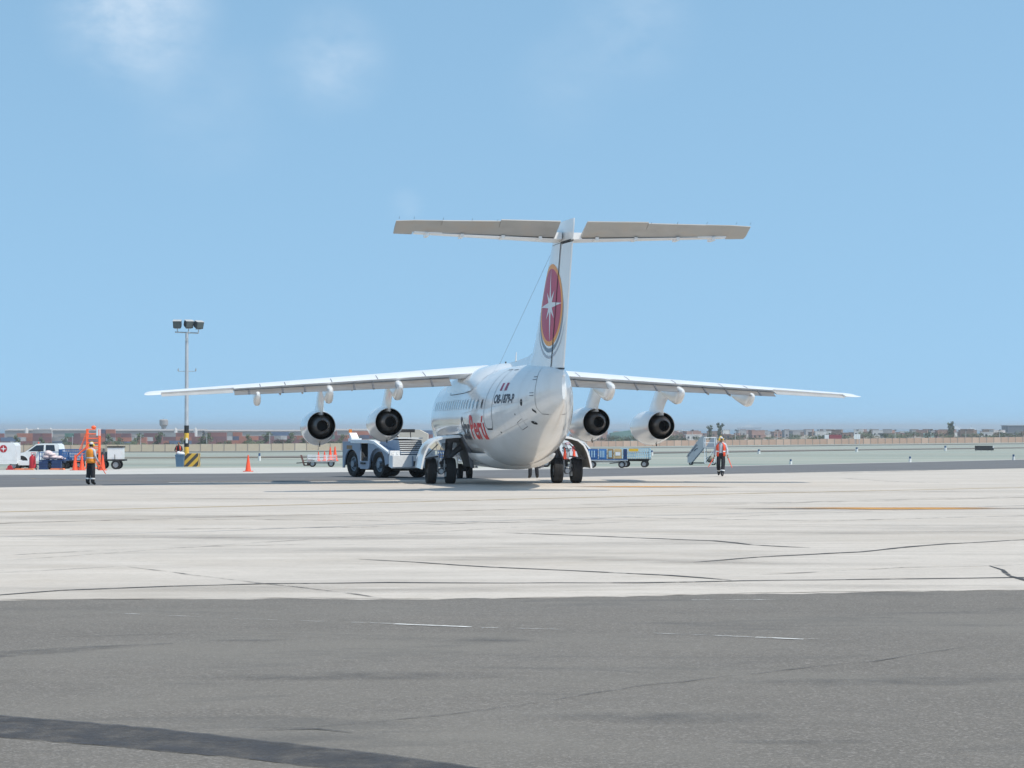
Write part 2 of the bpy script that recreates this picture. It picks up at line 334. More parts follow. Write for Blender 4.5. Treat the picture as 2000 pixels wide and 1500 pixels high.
def blob(name, px, py, rx, ry, m, dz=.004, n=40, ang=0):
    c = at(px, py); vs = [(c.x, c.y, gz(c.x, c.y)+dz)]; fd = [1.0]; rings = 6
    ph = [rnd.uniform(0, 6.28) for _ in range(4)]
    for j in range(1, rings+1):
        for i in range(n):
            t = 2*math.pi*i/n; k = (1+.18*math.sin(2*t+ph[0])+.12*math.sin(3*t+ph[1])+.08*math.sin(7*t+ph[2]))*j/rings
            u, v = rx*k*math.cos(t), ry*k*math.sin(t); x = c.x+u*math.cos(ang)-v*math.sin(ang); y = c.y+u*math.sin(ang)+v*math.cos(ang)
            vs.append((x, y, gz(x, y)+dz)); fd.append(1-(j/rings)**2)
    fs = [(0, 1+i, 1+(i+1) % n) for i in range(n)]
    for j in range(rings-1):
        for i in range(n): fs.append((1+j*n+i, 1+(j+1)*n+i, 1+(j+1)*n+(i+1) % n, 1+j*n+(i+1) % n))
    bb = MB(); bb.add(vs, fs); o = bb.build(name, m, smooth=0, fix=False); setfade(o, fd); return tag(o, kind='structure')
m_tar = mat('crack_tar', (.05, .05, .052), .85, var=.2, vscale=4, alpha_noise=(2.5, .28, .48, .95))
m_tarf = mat('crack_faint', (.12, .115, .11), .9, var=.2, vscale=4, alpha_noise=(2.2, .38, .62, .8))
m_white = mat('worn_white_paint', (.72, .72, .70), .8, var=.06, vscale=3, alpha_noise=(3.5, .34, .52, .95))
m_joint = mat('joint_sealant', (.16, .15, .14), .9, var=.2, vscale=2, alpha_noise=(1.1, .42, .62, .55))
m_whitef = mat('faded_white_paint', (.6, .6, .58), .85, var=.06, vscale=3, alpha_noise=(3.0, .46, .66, .7))
m_yel = mat('faded_yellow_paint', (.50, .34, .10), .8, var=.15, vscale=2, alpha_noise=(1.2, .34, .6, .75))
m_yel2 = mat('apron_yellow_paint', (.42, .31, .14), .8, var=.2, vscale=2, alpha_noise=(1.2, .25, .5, .8))
m_brn = mat('brown_joint', (.16, .13, .10), .9, var=.25, vscale=2, alpha_noise=(.9, .36, .58, .8))
m_blu = mat('blue_grey_joint', (.22, .25, .29), .9, var=.15, vscale=2, alpha_noise=(.8, .25, .5, .8))
m_tarp2 = mat('thin_tar_patch', (.06, .064, .075), .85, var=.2, vscale=3, alpha_noise=(3.5, .32, .66, .30))
m_stain = mat('oil_stain', (.055, .052, .05), .75, var=.25, vscale=1.5, alpha_noise=(.9, .30, .56, .85), stretch=(.5, 1, 1))
m_stainl = mat('scuffed_stain', (.19, .18, .17), .85, var=.2, vscale=1, alpha_noise=(.9, .40, .70, .32), stretch=(.3, 1, 1))
m_darkp = mat('dark_patch', (.05, .052, .060), .85, var=.25, vscale=3, alpha_noise=(3.2, .24, .60, .72))
m_rust = mat('orange_stain', (.60, .30, .07), .85, var=.2, vscale=1.5, alpha_noise=(1.0, .22, .5, .95), stretch=(.5, 1, 1))
cracks = [([(-60, 1166), (0, 1162), (120, 1153), (330, 1144), (520, 1139), (760, 1137), (1000, 1139), (1250, 1138), (1450, 1134), (1700, 1131), (2060, 1127)], .10),
 ([(700, 1092), (900, 1104), (1100, 1114), (1300, 1124), (1430, 1133)], .09), ([(960, 1040), (1150, 1046), (1400, 1056), (1470, 1064), (1580, 1070)], .11),
 ([(1350, 1098), (1500, 1086), (1680, 1078), (1850, 1062), (2040, 1051)], .12), ([(1938, 1105), (1960, 1113), (1978, 1125), (2010, 1137)], .08)]
for p, w in cracks: ribbon('crack_seal', p, w, m_tar, wob=.05, seg=.5)
for p, w in [([(250, 1106), (520, 1140), (700, 1160), (765, 1171)], .06), ([(-40, 1021), (400, 1014), (800, 1018), (1150, 1023)], .12), ([(300, 1034), (700, 1030), (1200, 1012)], .1),
             ([(0, 1085), (300, 1070), (620, 1062)], .07), ([(1200, 1010), (1600, 1018), (2040, 1006)], .12), ([(1640, 934), (1760, 941), (1880, 944)], .14), ([(1100, 985), (1500, 982), (2040, 968)], .12), ([(-20, 1120), (240, 1106)], .05),
             ([(1480, 1122), (1760, 1108), (2040, 1102)], .06), ([(1900, 1070), (2040, 1072)], .06)]:
    ribbon('hairline_crack', p, w, m_tarf, wob=.04, seg=.6)
ribbon('asphalt_crack', [(620, 1418), (850, 1395), (1050, 1368), (1250, 1340), (1450, 1318), (1700, 1290), (1900, 1262)], .024, m_tarf, wob=.03, seg=.2)
ribbon('asphalt_crack', [(60, 1245), (420, 1236), (700, 1240)], .02, m_tarf, wob=.02, seg=.25)
ribbon('painted_line', [(770, 1218.5), (920, 1224.5)], .07, m_white, taper=False, seg=.4)
for p in ([(215, 1197), (460, 1208), (640, 1214)], [(680, 1215), (768, 1218)], [(940, 1225.5), (1100, 1229.5)], [(1255, 1236), (1470, 1244)], [(1570, 1247), (1660, 1250)]): ribbon('faded_line', p, .06, m_whitef, taper=False, seg=.4)
ribbon('painted_line', [(1475, 1244.5), (1568, 1248.5)], .06, m_white, taper=False, seg=.4)
ribbon('painted_line', [(1350, 1172), (1540, 1171)], .05, m_whitef, taper=False, seg=.4)
ribbon('yellow_line', [(-100, 1002), (0, 1000), (500, 988), (1000, 975), (1500, 963), (2100, 950)], .26, m_yel2, taper=False)
ribbon('joint_line', [(-60, 1024), (250, 1015), (500, 1008), (1000, 995), (1600, 981), (2060, 970)], .13, m_brn, wob=.02, seg=.6)
ribbon('joint_line', [(-60, 1050), (400, 1038), (800, 1023), (1000, 1016), (1500, 1001), (2060, 986)], .07, m_blu, seg=.8)
ribbon('edge_seam', [(0, 1171), (500, 1168.5), (1000, 1168), (1500, 1157.5), (2000, 1151.5)], .06, m_brn, wob=.05, seg=.2)
ribbon('yellow_line', [(60, 935), (200, 939), (420, 941), (700, 937), (900, 935)], .18, m_yel, taper=False, dz=.01)
ribbon('white_line', [(330, 943), (520, 942), (800, 941.5)], .3, m_white, taper=False, dz=.011)
ribbon('white_line', [(-60, 929), (60, 927.6), (300, 926)], .4, m_white, taper=False, dz=.01)
ribbon('dark_line', [(1140, 926), (1640, 924), (2040, 912)], .35, m_tarf, taper=False, dz=.01)
ribbon('white_line', [(1150, 922.5), (1500, 921), (1800, 916)], .28, m_whitef, taper=False, dz=.012)
def patch(name, up, lo, m, dz=.005):
    n = 40; vs = []; fd = []
    for i in range(n+1):
        for pl in (up, lo):
            x0, x1 = pl[0][0], pl[-1][0]; x = x0+(x1-x0)*i/n; y = lin(x, pl)
            q = at(x, y); vs.append((q.x, q.y+rnd.uniform(-.02, .02), gz(q.x, q.y)+dz)); fd.append(1)
    bb = MB(); bb.add(vs, [(2*i, 2*i+1, 2*i+3, 2*i+2) for i in range(n)]); o = bb.build(name, m, smooth=0, fix=False); setfade(o, fd); return tag(o, kind='structure')
patch('dark_patch', [(-120, 1388), (0, 1396), (300, 1420), (500, 1443), (700, 1465), (850, 1485), (1060, 1516)], [(-120, 1428), (0, 1438), (250, 1460), (450, 1477), (650, 1500), (800, 1520)], m_darkp)  # dark bluish band across the near asphalt, broken up by noise
patch('dark_patch', [(-60, 1275), (0, 1272), (150, 1263), (340, 1255)], [(-60, 1288), (0, 1284), (150, 1272), (340, 1257)], m_tarp2)
for k in range(7):      # worn slab joints, two directions of the apron grid
    c = at(1000, 1150); y = 33+6.2*k; ribbon('slab_joint', [(-22-2*k, y-1.2), (-6, y-.3), (6, y+.4), (22+2*k, y+1.3)], .045, m_joint, px=False, seg=.8, wob=.006, taper=False)
blob('dark_patch', 1560, 1448, .42, .12, m_tarp2); blob('dark_patch', 540, 1420, .22, .05, m_tarp2); blob('dark_patch', 480, 1250, .5, .1, m_tarp2); blob('dark_patch', 960, 1250, .5, .12, m_tarp2); blob('dark_patch', 1300, 1400, 1.0, .25, m_tarp2); blob('dark_patch', 1750, 1330, 1.2, .3, m_tarp2); blob('dark_patch', 700, 1320, 1.3, .3, m_tarp2)
ribbon('asphalt_crack', [(500, 1426), (620, 1423), (690, 1430)], .03, m_tar, wob=.03, seg=.2)
ribbon('slab_joint', [(-60, 1100), (500, 1060), (1000, 1030), (1500, 1006), (2060, 985)], .05, m_tarf, seg=.8, wob=.01)
blob('oil_stain', 1740, 993, 3.9, .8, m_stain, dz=.009); blob('orange_stain', 1750, 993.5, 3.2, .75, m_rust, dz=.014)
blob('oil_stain', 1270, 951, 3.2, .9, m_stain, dz=.009); blob('orange_stain', 1255, 951, 2.6, .8, m_rust, dz=.014)
for (x, y, a, c) in [(300, 1010, 6, 1.6), (820, 1075, 3.5, 1.2), (1150, 1090, 4, 1.6), (1550, 1040, 5, 1.5), (1850, 1030, 5, 2), (560, 1050, 5, 1.3), (950, 1150, 2.5, .5), (1250, 1060, 4, 1), (350, 1150, 3, .6), (1750, 1145, 3, .5), (600, 975, 5, 1.2), (1650, 960, 6, 2), (1500, 1100, 2.5, .7), (100, 1050, 4, 1)]:
    blob('scuffed_stain', x, y, a, c, m_stainl, ang=rnd.uniform(-.2, .2), dz=.004+rnd.uniform(0, .001))
# far taxiway strips in the field
def farstrip(name, pts, w, m, dz): return ribbon(name, pts, w, m, dz=dz, taper=False, seg=15)
farstrip('far_taxiway', [(-200, 897), (500, 894), (1000, 888), (1640, 879), (2200, 872)], 22, m_dirt, .10)
farstrip('wall_track', [(-200, 885), (500, 883), (1100, 876.5), (1640, 870), (2200, 865)], 26, m_dirt, .12)
m_ylin = mat('taxi_edge_yellow', (.6, .42, .1), .8)
farstrip('taxi_edge_line', [(30, 897.8), (300, 896.9), (520, 895.6)], 1.6, m_ylin, .2)

# ------------------------------------------------------------------ aircraft
TH = R(9.6); AX = -.303; AY = 76.1
air = thing('airplane', 'white four-engined high-wing jet airliner with red oval emblem on its T-tail', 'airplane', (AX, AY, 0), TH)
m_w = mat('aircraft_white', (.80, .80, .79), .22, var=.03, vscale=.8, coat=.6, dirt=(.62, .58, .50, .35), dscale=.7)
m_ww = mat('wing_white', (.82, .82, .82), .3, var=.03, vscale=1.2, coat=.3, dirt=(.55, .53, .5, .3), dscale=1.3)
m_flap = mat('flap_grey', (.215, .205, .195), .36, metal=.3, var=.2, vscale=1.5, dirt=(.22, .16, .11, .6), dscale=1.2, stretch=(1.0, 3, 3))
m_elev = mat('elevator_grey', (.385, .385, .375), .5, var=.1, vscale=1.6, dirt=(.36, .26, .17, .5), dscale=.8)
m_blk = mat('seal_black', (.012, .012, .014), .6, var=.2)
m_gear = mat('gear_grey', (.14, .14, .15), .5, metal=.3, var=.3, vscale=6)
m_gearl = mat('gear_light', (.42, .43, .44), .4, metal=.5, var=.25, vscale=8)
m_tyre = mat('tyre_rubber', (.018, .018, .019), .85, var=.3, vscale=5, bump=.1, bscale=60)
m_rim = mat('wheel_rim', (.36, .38, .40), .45, metal=.5, var=.15)
m_noz = mat('nozzle_metal', (.13, .118, .112), .38, metal=.8, var=.3, vscale=2.5)
m_win = mat('cabin_glass', (.015, .02, .03), .08, var=.1, coat=.5)
m_red = mat('logo_red', (.62, .010, .02), .35, var=.05); m_nav = mat('logo_navy', (.02, .025, .05), .4, var=.05)
m_flag = mat('flag_crimson', (.30, .01, .07), .4, var=.05)
m_ora = mat('emblem_orange', (.85, .34, .05), .4, var=.04); m_crim = mat('emblem_crimson', (.46, .018, .075), .4, var=.12, vscale=.8)
m_sil = mat('emblem_silver', (.72, .74, .76), .35, var=.04); m_slate = mat('emblem_slate', (.17, .23, .30), .4, var=.06)
m_line = mat('panel_line', (.10, .10, .11), .6, var=.1)
m_bay = mat('gear_bay', (.05, .048, .045), .7, var=.3, vscale=4)
FS = [(12.8, 2.24, 2.15, 2.06, .05), (12.55, 2.62, 2.17, 1.72, .48), (12.0, 3.02, 2.22, 1.36, .88), (11.0, 3.62, 2.3, 1.0, 1.28), (9.8, 4.02, 2.4, .78, 1.42), (8.6, 4.2, 2.44, .69, 1.58), (7.2, 4.23, 2.45, .67, 1.70), (5.0, 4.23, 2.45, .67, 1.77),
      (2, 4.23, 2.45, .67, 1.78), (-2.2, 4.23, 2.45, .67, 1.78), (-3.6, 4.23, 2.46, .71, 1.71), (-5, 4.23, 2.5, .90, 1.55), (-6.4, 4.225, 2.6, 1.22, 1.32), (-7.7, 4.2, 2.75, 1.60, 1.08), (-9, 4.15, 2.95, 2.02, .82), (-10.2, 4.07, 3.15, 2.42, .55), (-11.1, 3.97, 3.3, 2.72, .29), (-11.57, 3.88, 3.36, 2.95, .055)]
def fsec(p):
    k = FS
    if p >= k[0][0]: return k[0][1:]
    if p <= k[-1][0]: return k[-1][1:]
    for i in range(len(k)-1):
        if k[i][0] >= p >= k[i+1][0]:
            a = k[max(i-1, 0)]; b_ = k[i]; c = k[i+1]; d = k[min(i+2, len(k)-1)]; h = c[0]-b_[0]; t = (p-b_[0])/h; r = []
            for j in range(1, 5):
                m0 = (c[j]-a[j])/(c[0]-a[0])*h; m1 = (d[j]-b_[j])/(d[0]-b_[0])*h
                r.append((2*t**3-3*t*t+1)*b_[j]+(t**3-2*t*t+t)*m0+(-2*t**3+3*t*t)*c[j]+(t**3-t*t)*m1)
            return r
def fx(p, z):           # half width of the fuselage skin at station p, height z
    top, mid, bot, hw = fsec(p); h = (top-mid) if z > mid else (mid-bot)
    u = min(1, abs(z-mid)/h); return hw*math.sqrt(max(0, 1-u*u))
def fring(p, n=48, grow=0., a0=0, a1=2*math.pi, full=True):
    top, mid, bot, hw = fsec(p); q = []
    for i in range(n if full else n+1):
        t = a0+(a1-a0)*i/n; c, s = math.cos(t), math.sin(t)
        q.append(((hw+grow)*c, p, mid+((top-mid+grow) if s > 0 else (mid-bot+grow))*s))
    return q
PS = [12.8, 12.7, 12.55, 12.3, 12, 11.5, 11, 10.4, 9.8, 9.2, 8.6, 7.9, 7.2, 6, 5, 4, 3, 2, 1, 0, -1, -2.2, -2.9, -3.6, -4.3, -5, -5.7, -6.4, -7, -7.7, -8.3, -9, -9.6, -10.2, -10.7, -11.1, -11.4, -11.57]
fus = MB().loft([fring(p) for p in PS]).build('fuselage', m_w, air, 40)
def skin(side, p, z, off): return (side*(fx(p, z)+off), p, z)
def wrap(name, uv, fs, p0, p1, z0, z1, m, parent, side=-1, off=.006, slant=0.):
    vs = []
    for u, v in uv: z = z0+(z1-z0)*v; p = p0+(p1-p0)*u+slant*v; vs.append(skin(side, p, z, off))
    b_ = MB(); b_.add(vs, fs); return b_.build(name, m, parent, smooth=60, fix=False)
for side in (-1, 1):
    # cabin windows
    for i, p in enumerate([-4.72+.61*i for i in range(13)]+[3.2+.68*i for i in range(6)]):
        vs = []; n = 16
        for sc, of in ((1.1, .004), (.95, .006)):
            for j in range(n): t = 2*math.pi*j/n; vs.append(skin(side, p+.125*sc*math.cos(t), 2.89+.18*sc*math.sin(t), of))
        b = MB(); b.add(vs, [(j, (j+1) % n, n+(j+1) % n, n+j) for j in range(n)], 1); b.add(vs[n:], [tuple(range(n))], 0)
        b.build('cabin_window', [m_win, m_sil], fus, smooth=60, fix=False)
    def surfline(pts, w, name, m=m_line, off=.005):
        Q = []
        for a, c in zip(pts, pts[1:]):
            k = max(1, int(math.dist(a, c)/.1))
            for i in range(k): Q.append((a[0]+(c[0]-a[0])*i/k, a[1]+(c[1]-a[1])*i/k))
        Q.append(pts[-1]); vs = []
        for i, q in enumerate(Q):
            a = Q[max(i-1, 0)]; c = Q[min(i+1, len(Q)-1)]; d = math.dist(a, c) or 1; nx, nz = -(c[1]-a[1])/d, (c[0]-a[0])/d
            for s in (-1, 1): vs.append(skin(side, q[0]+s*nx*w/2, q[1]+s*nz*w/2, off))
        b_ = MB(); b_.add(vs, [(2*i, 2*i+2, 2*i+3, 2*i+1) for i in range(len(Q)-1)]); return b_.build(name, m, fus, smooth=60, fix=False)
    surfline([(-5.08, 3.95), (-5.08, 2.25), (-5.14, 2.1), (-5.26, 2.02), (-5.74, 2.02), (-5.86, 2.1), (-5.92, 2.25), (-5.92, 3.95), (-5.8, 4.05), (-5.2, 4.05), (-5.08, 3.95)], .028, 'cabin_door_seam')
    surfline([(-5.26, 2.01), (-5.76, 2.01)], .05, 'door_sill', m_blk, .008)
    surfline([(-9.6, 4.0), (-9.88, 3.55), (-9.92, 3.06), (-9.85, 2.7), (-9.95, 2.5), (-10.3, 2.48)], .022, 'airbrake_seam')
    for z in (3.1, 3.62):
        for dz in (0, .09): surfline([(-9.45, z+dz), (-9.8, z+dz)], .02, 'hinge_mark')
    surfline([(-2.62, 4.12), (-2.48, 3.89), (-2.40, 3.6), (-2.25, 3.44), (-1.8, 3.36), (-.3, 3.32), (3.0, 3.3), (3.3, 3.38)], .022, 'fairing_seam', off=.008)
    if side < 0:
        for (p, z, a, c) in ((-8.76, 2.89, .10, .12), (-8.1, 2.5, .03, .03), (-9.05, 2.22, .13, .06), (-6.4, 1.9, .04, .03)):
            vs = [skin(side, p+a*math.cos(t*math.pi/6), z+c*math.sin(t*math.pi/6), .006) for t in range(12)]
            b = MB(); b.add(vs, [tuple(range(12))]); b.build('vent', m_blk, fus, smooth=0, fix=False)
        surfline([(-9.5, 2.65), (-9.68, 2.56)], .09, 'vent_slot', m_blk, .007)
        surfline([(-6.2, 4.02), (-6.8, 4.02)], .025, 'hinge_mark', m_blk)
    m_seam = mat('soft_seam', (.50, .50, .50), .5, var=.1)
    for p in (-3.4, -6.9, -8.5, 4.6, 7.6): t_, m_, b_, h_ = fsec(p); surfline([(p, t_-.03-(t_-b_-.06)*i/24) for i in range(25)], .012, 'skin_seam', m_seam)
    surfline([(-1.5, 2.55), (-9.4, 2.95)], .010, 'skin_seam', m_seam); surfline([(7.0, 3.6), (-2.2, 3.6)], .01, 'skin_seam', m_seam); surfline([(-4.4, 1.5), (-8.9, 2.35)], .012, 'skin_seam', m_seam)
    surfline([(-8.0, 1.98), (-8.0, 2.22), (-8.5, 2.36), (-8.5, 2.1), (-8.0, 1.98)], .014, 'access_panel', m_line)
# lettering, port side (reads towards the tail from the nose on the port side: forward = left)
uv, fs = textmesh('Star', 1, 7, .018); wrap('airline_lettering', uv, fs, -1.25, -2.98, 1.62, 2.46, m_nav, fus)
uv, fs = textmesh('Perú', 1, 7, .022); wrap('airline_lettering', uv, fs, -3.06, -5.0, 1.64, 2.50, m_red, fus)
uv, fs = textmesh('OB-1879-P', 1, 6, .03); wrap('registration_lettering', uv, fs, -6.05, -8.08, 2.87, 3.19, m_nav, fus)
uv, fs = textmesh('Star', 1, 7, .018); wrap('airline_lettering', [(1-u, v) for u, v in uv], [f[::-1] for f in fs], -1.25+2.0, -1.25, 1.30, 2.28, m_nav, fus, side=1)
uv, fs = textmesh('Perú', 1, 7, .022); wrap('airline_lettering', [(1-u, v) for u, v in uv], [f[::-1] for f in fs], -1.35, -4.0, 1.42, 2.62, m_red, fus, side=1)
sq = ([(i/2, j/6) for j in range(7) for i in range(3)], [(j*3+i, j*3+i+1, j*3+i+4, j*3+i+3) for j in range(6) for i in range(2)])
for p0, m in ((-6.38, m_flag), (-6.63, m_sil), (-6.88, m_flag)): wrap('flag_stripe', *sq, p0, p0-.245, 3.31, 3.57, m, fus)
# wing root fairing on top of the fuselage
secs = []
for p in [-3.1, -2.7, -2.2, -1.6, -.8, 0, 1, 2, 3, 4, 4.8, 5.4, 5.9]:
    u = min(1, (p+3.1)/2.0, (5.9-p)/1.4); u = max(0, u); u = u*u*(3-2*u); g = -.06+.25*u
    ring = []
    for i in range(37):
        a = R(27+126*i/36); w = min(1, min(i, 36-i)/5); w = w*w*(3-2*w); top, mid, bot, hw = fsec(p); gg = -.05+(g+.05)*w; ring.append(((hw+gg)*math.cos(a), p, mid+(top-mid+gg)*math.sin(a)))
    secs.append(ring)
MB().loft(secs, closed=False).build('wing_fairing', m_w, air, 50)
# belly / gear fairing
secs = []
for p in [-4.2, -3.6, -2.8, -1.6, 0, 1.5, 2.8, 3.8, 4.6]:
    u = max(0, min(1, (p+4.2)/1.6, (4.6-p)/1.6)); u = u*u*(3-2*u); hw = .4+1.05*u; bot = 1.0-.45*u
    secs.append([(hw*math.cos(t), p, 1.15+(1.15-bot)*math.sin(t)) for t in [R(180+180*i/24) for i in range(25)]])
MB().loft(secs, closed=False).build('belly_fairing', m_w, air, 50)
# fin and rudder
def fle(z): return lin(z, [(3.6, -5.6), (4.2, -6.05), (4.5, -6.75), (5.0, -7.35), (8.2, -10.35)])
def fte(z): return lin(z, [(3.6, -11.4), (3.9, -11.55), (8.6, -13.3)])
def fhi(z): return lin(z, [(3.9, -10.28), (7.85, -11.85)])
def naca(u, t): u = max(0, min(1, u)); return 5*t*(.2969*math.sqrt(u)-.126*u-.3516*u*u+.2843*u**3-.1015*u**4)
def fht(p, z):
    l, t = fle(z), fte(z); c = l-t; return naca((l-p)/c, .115)*c+.012
US = [0, .01, .04, .09, .16, .25, .36, .48, .6]
def finring(z, p0, p1, n=16):
    q = []; ps = [p0+(p1-p0)*(.5-.5*math.cos(math.pi*i/n)) for i in range(n+1)]
    for p in ps: q.append((fht(p, z) if p < fle(z)-1e-4 else 0, p, z))
    for p in ps[::-1][:-1]: q.append((-(fht(p, z) if p < fle(z)-1e-4 else 0), p, z))
    return q
fin = MB().loft([finring(z, fle(z), fhi(z)) for z in (3.7, 4.1, 4.3, 4.5, 5, 5.6, 6.2, 6.8, 7.4, 7.85)]).build('tail_fin', m_w, air, 40)
MB().loft([finring(z, fhi(z)-.03, fte(z), 8) for z in (3.95, 4.6, 5.4, 6.2, 7, 7.8)]).build('rudder', m_w, fin, 40)
MB().loft([finring(z, fle(z), fte(z)-e) for z, e in ((7.87, 0.02), (8.1, .03), (8.35, .05), (8.50, .0))]).build('fin_cap', m_w, fin, 40)
MB().loft([finring(3.97-.0, fhi(3.95)+.02, fte(3.95)+.05, 4), finring(7.84, fhi(7.84)+.02, fte(7.84)+.1, 4)]).build('rudder_gap', m_blk, fin, 0).scale = (.7, 1, 1)
def finline(side, pts, w, name):
    vs = []
    for i, (p, z) in enumerate(pts):
        a = pts[max(i-1, 0)]; c = pts[min(i+1, len(pts)-1)]; d = math.dist(a, c); nx, nz = -(c[1]-a[1])/d, (c[0]-a[0])/d
        for q in (-1, 1): vs.append((side*(fht(p+q*nx*w/2, z+q*nz*w/2)+.016), p+q*nx*w/2, z+q*nz*w/2))
    b_ = MB(); b_.add(vs, [(2*i, 2*i+2, 2*i+3, 2*i+1) for i in range(len(pts)-1)]); b_.build(name, m_blk, fin, 0, fix=False)
for side in (-1, 1):
    finline(side, [(fhi(z)-.01, z) for z in [3.97+.1935*i for i in range(21)]], .06, 'rudder_hinge_line'); finline(side, [(fhi(3.95)-i*.2, 3.95-.004*i) for i in range(7)], .05, 'rudder_foot_line'); finline(side, [(fhi(7.85)-i*.18, 7.86) for i in range(7)], .05, 'rudder_head_line')
# dorsal fillet
secs = []
for p, h, w in ((.4, 4.37, .02), (-1.5, 4.42, .10), (-3.5, 4.46, .15), (-5.2, 4.52, .18), (-6.3, 4.66, .2), (-7.3, 4.95, .16)): secs.append([(-w, p, 4.1), (-w*.55, p, (4.1+h)/2+.04), (0, p, h), (w*.55, p, (4.1+h)/2+.04), (w, p, 4.1)])
MB().loft(secs).build('dorsal_fillet', m_w, fin, 60)
# emblem on both faces of the fin
EC = (-10.42, 5.98); EA, EB = 1.42, 1.30
def decal(name, ring_in, ring_out, m, side, off, n=96, rings=8):
    vs = []; fs = []
    for j in range(rings+1):
        for i in range(n):
            t = 2*math.pi*i/n; a = ring_in(t); c = ring_out(t); r = a+(c-a)*j/rings
            u, v = r*math.sin(t), r*math.cos(t); z = EC[1]+v*EB; p = EC[0]-u*EA-(z-EC[1])*.16; p = max(fte(z)+.01, min(fle(z)-.02, p))
            vs.append((side*(fht(p, z)+off), p, z))
    for j in range(rings):
        for i in range(n): fs.append((j*n+i, j*n+(i+1) % n, (j+1)*n+(i+1) % n, (j+1)*n+i))
    b_ = MB(); b_.add(vs, fs); return b_.build(name, m, fin, smooth=60, fix=False)
tips = [(0, .90), (45, .48), (90, .94), (135, .48), (180, .96), (225, .48), (270, .94), (315, .48)]
def star(t):
    d = math.degrees(t) % 360; k = int(d//45); a = tips[k][1]; c = tips[(k+1) % 8][1]; f = (d-45*k)/45; rin = .17
    if f < .5: A, B, g = (0, a), (rin*math.sin(R(22.5)), rin*math.cos(R(22.5))), R(f*45)
    else: A, B, g = (0, c), (rin*math.sin(R(22.5)), rin*math.cos(R(22.5))), R((1-f)*45)
    # ray from the centre at angle g against the segment A-B
    dx, dy = math.sin(g), math.cos(g); ex, ey = B[0]-A[0], B[1]-A[1]; den = dx*ey-dy*ex
    return (A[0]*ey-A[1]*ex)/den if abs(den) > 1e-9 else A[1]
for side in (-1, 1):
    decal('emblem_ring', lambda t: .885, lambda t: 1.0, m_ora, side, .006, 96, 2)
    decal('emblem_oval', lambda t: .0, lambda t: .885, m_crim, side, .006)
    decal('emblem_star', lambda t: .0, star, m_sil, side, .011, 192, 10)
    for o0, th, m, lo in ((1.06, .10, m_slate, 1.75), (1.24, .07, m_sil if 0 else mat('emblem_grey', (.42, .46, .52), .4, var=.05), 2.25)):
        def rin(t, o0=o0): return o0
        def rout(t, o0=o0, th=th, lo=lo): d = abs(((t-math.pi+math.pi) % (2*math.pi))-math.pi); return o0+th*max(0, 1-(d/(math.pi-lo+.0))**2) if d < math.pi-lo else o0
        vs = []; fs = []; n = 40; w = math.pi-lo+.35
        for i in range(n+1):
            t = math.pi-w+2*w*i/n; k = 1-((t-math.pi)/w)**2
            for r in (o0-.0*k, o0+th*k):
                z = EC[1]+r*math.cos(t)*EB; p = EC[0]-r*math.sin(t)*EA*.97-(z-EC[1])*.16; p = max(fte(z)+.01, min(fle(z)-.02, p)); vs.append((side*(fht(p, z)+.006), p, z))
        b = MB(); b.add(vs, [(2*i, 2*i+2, 2*i+3, 2*i+1) for i in range(n)]); b.build('emblem_swoosh', m, fin, smooth=60, fix=False)
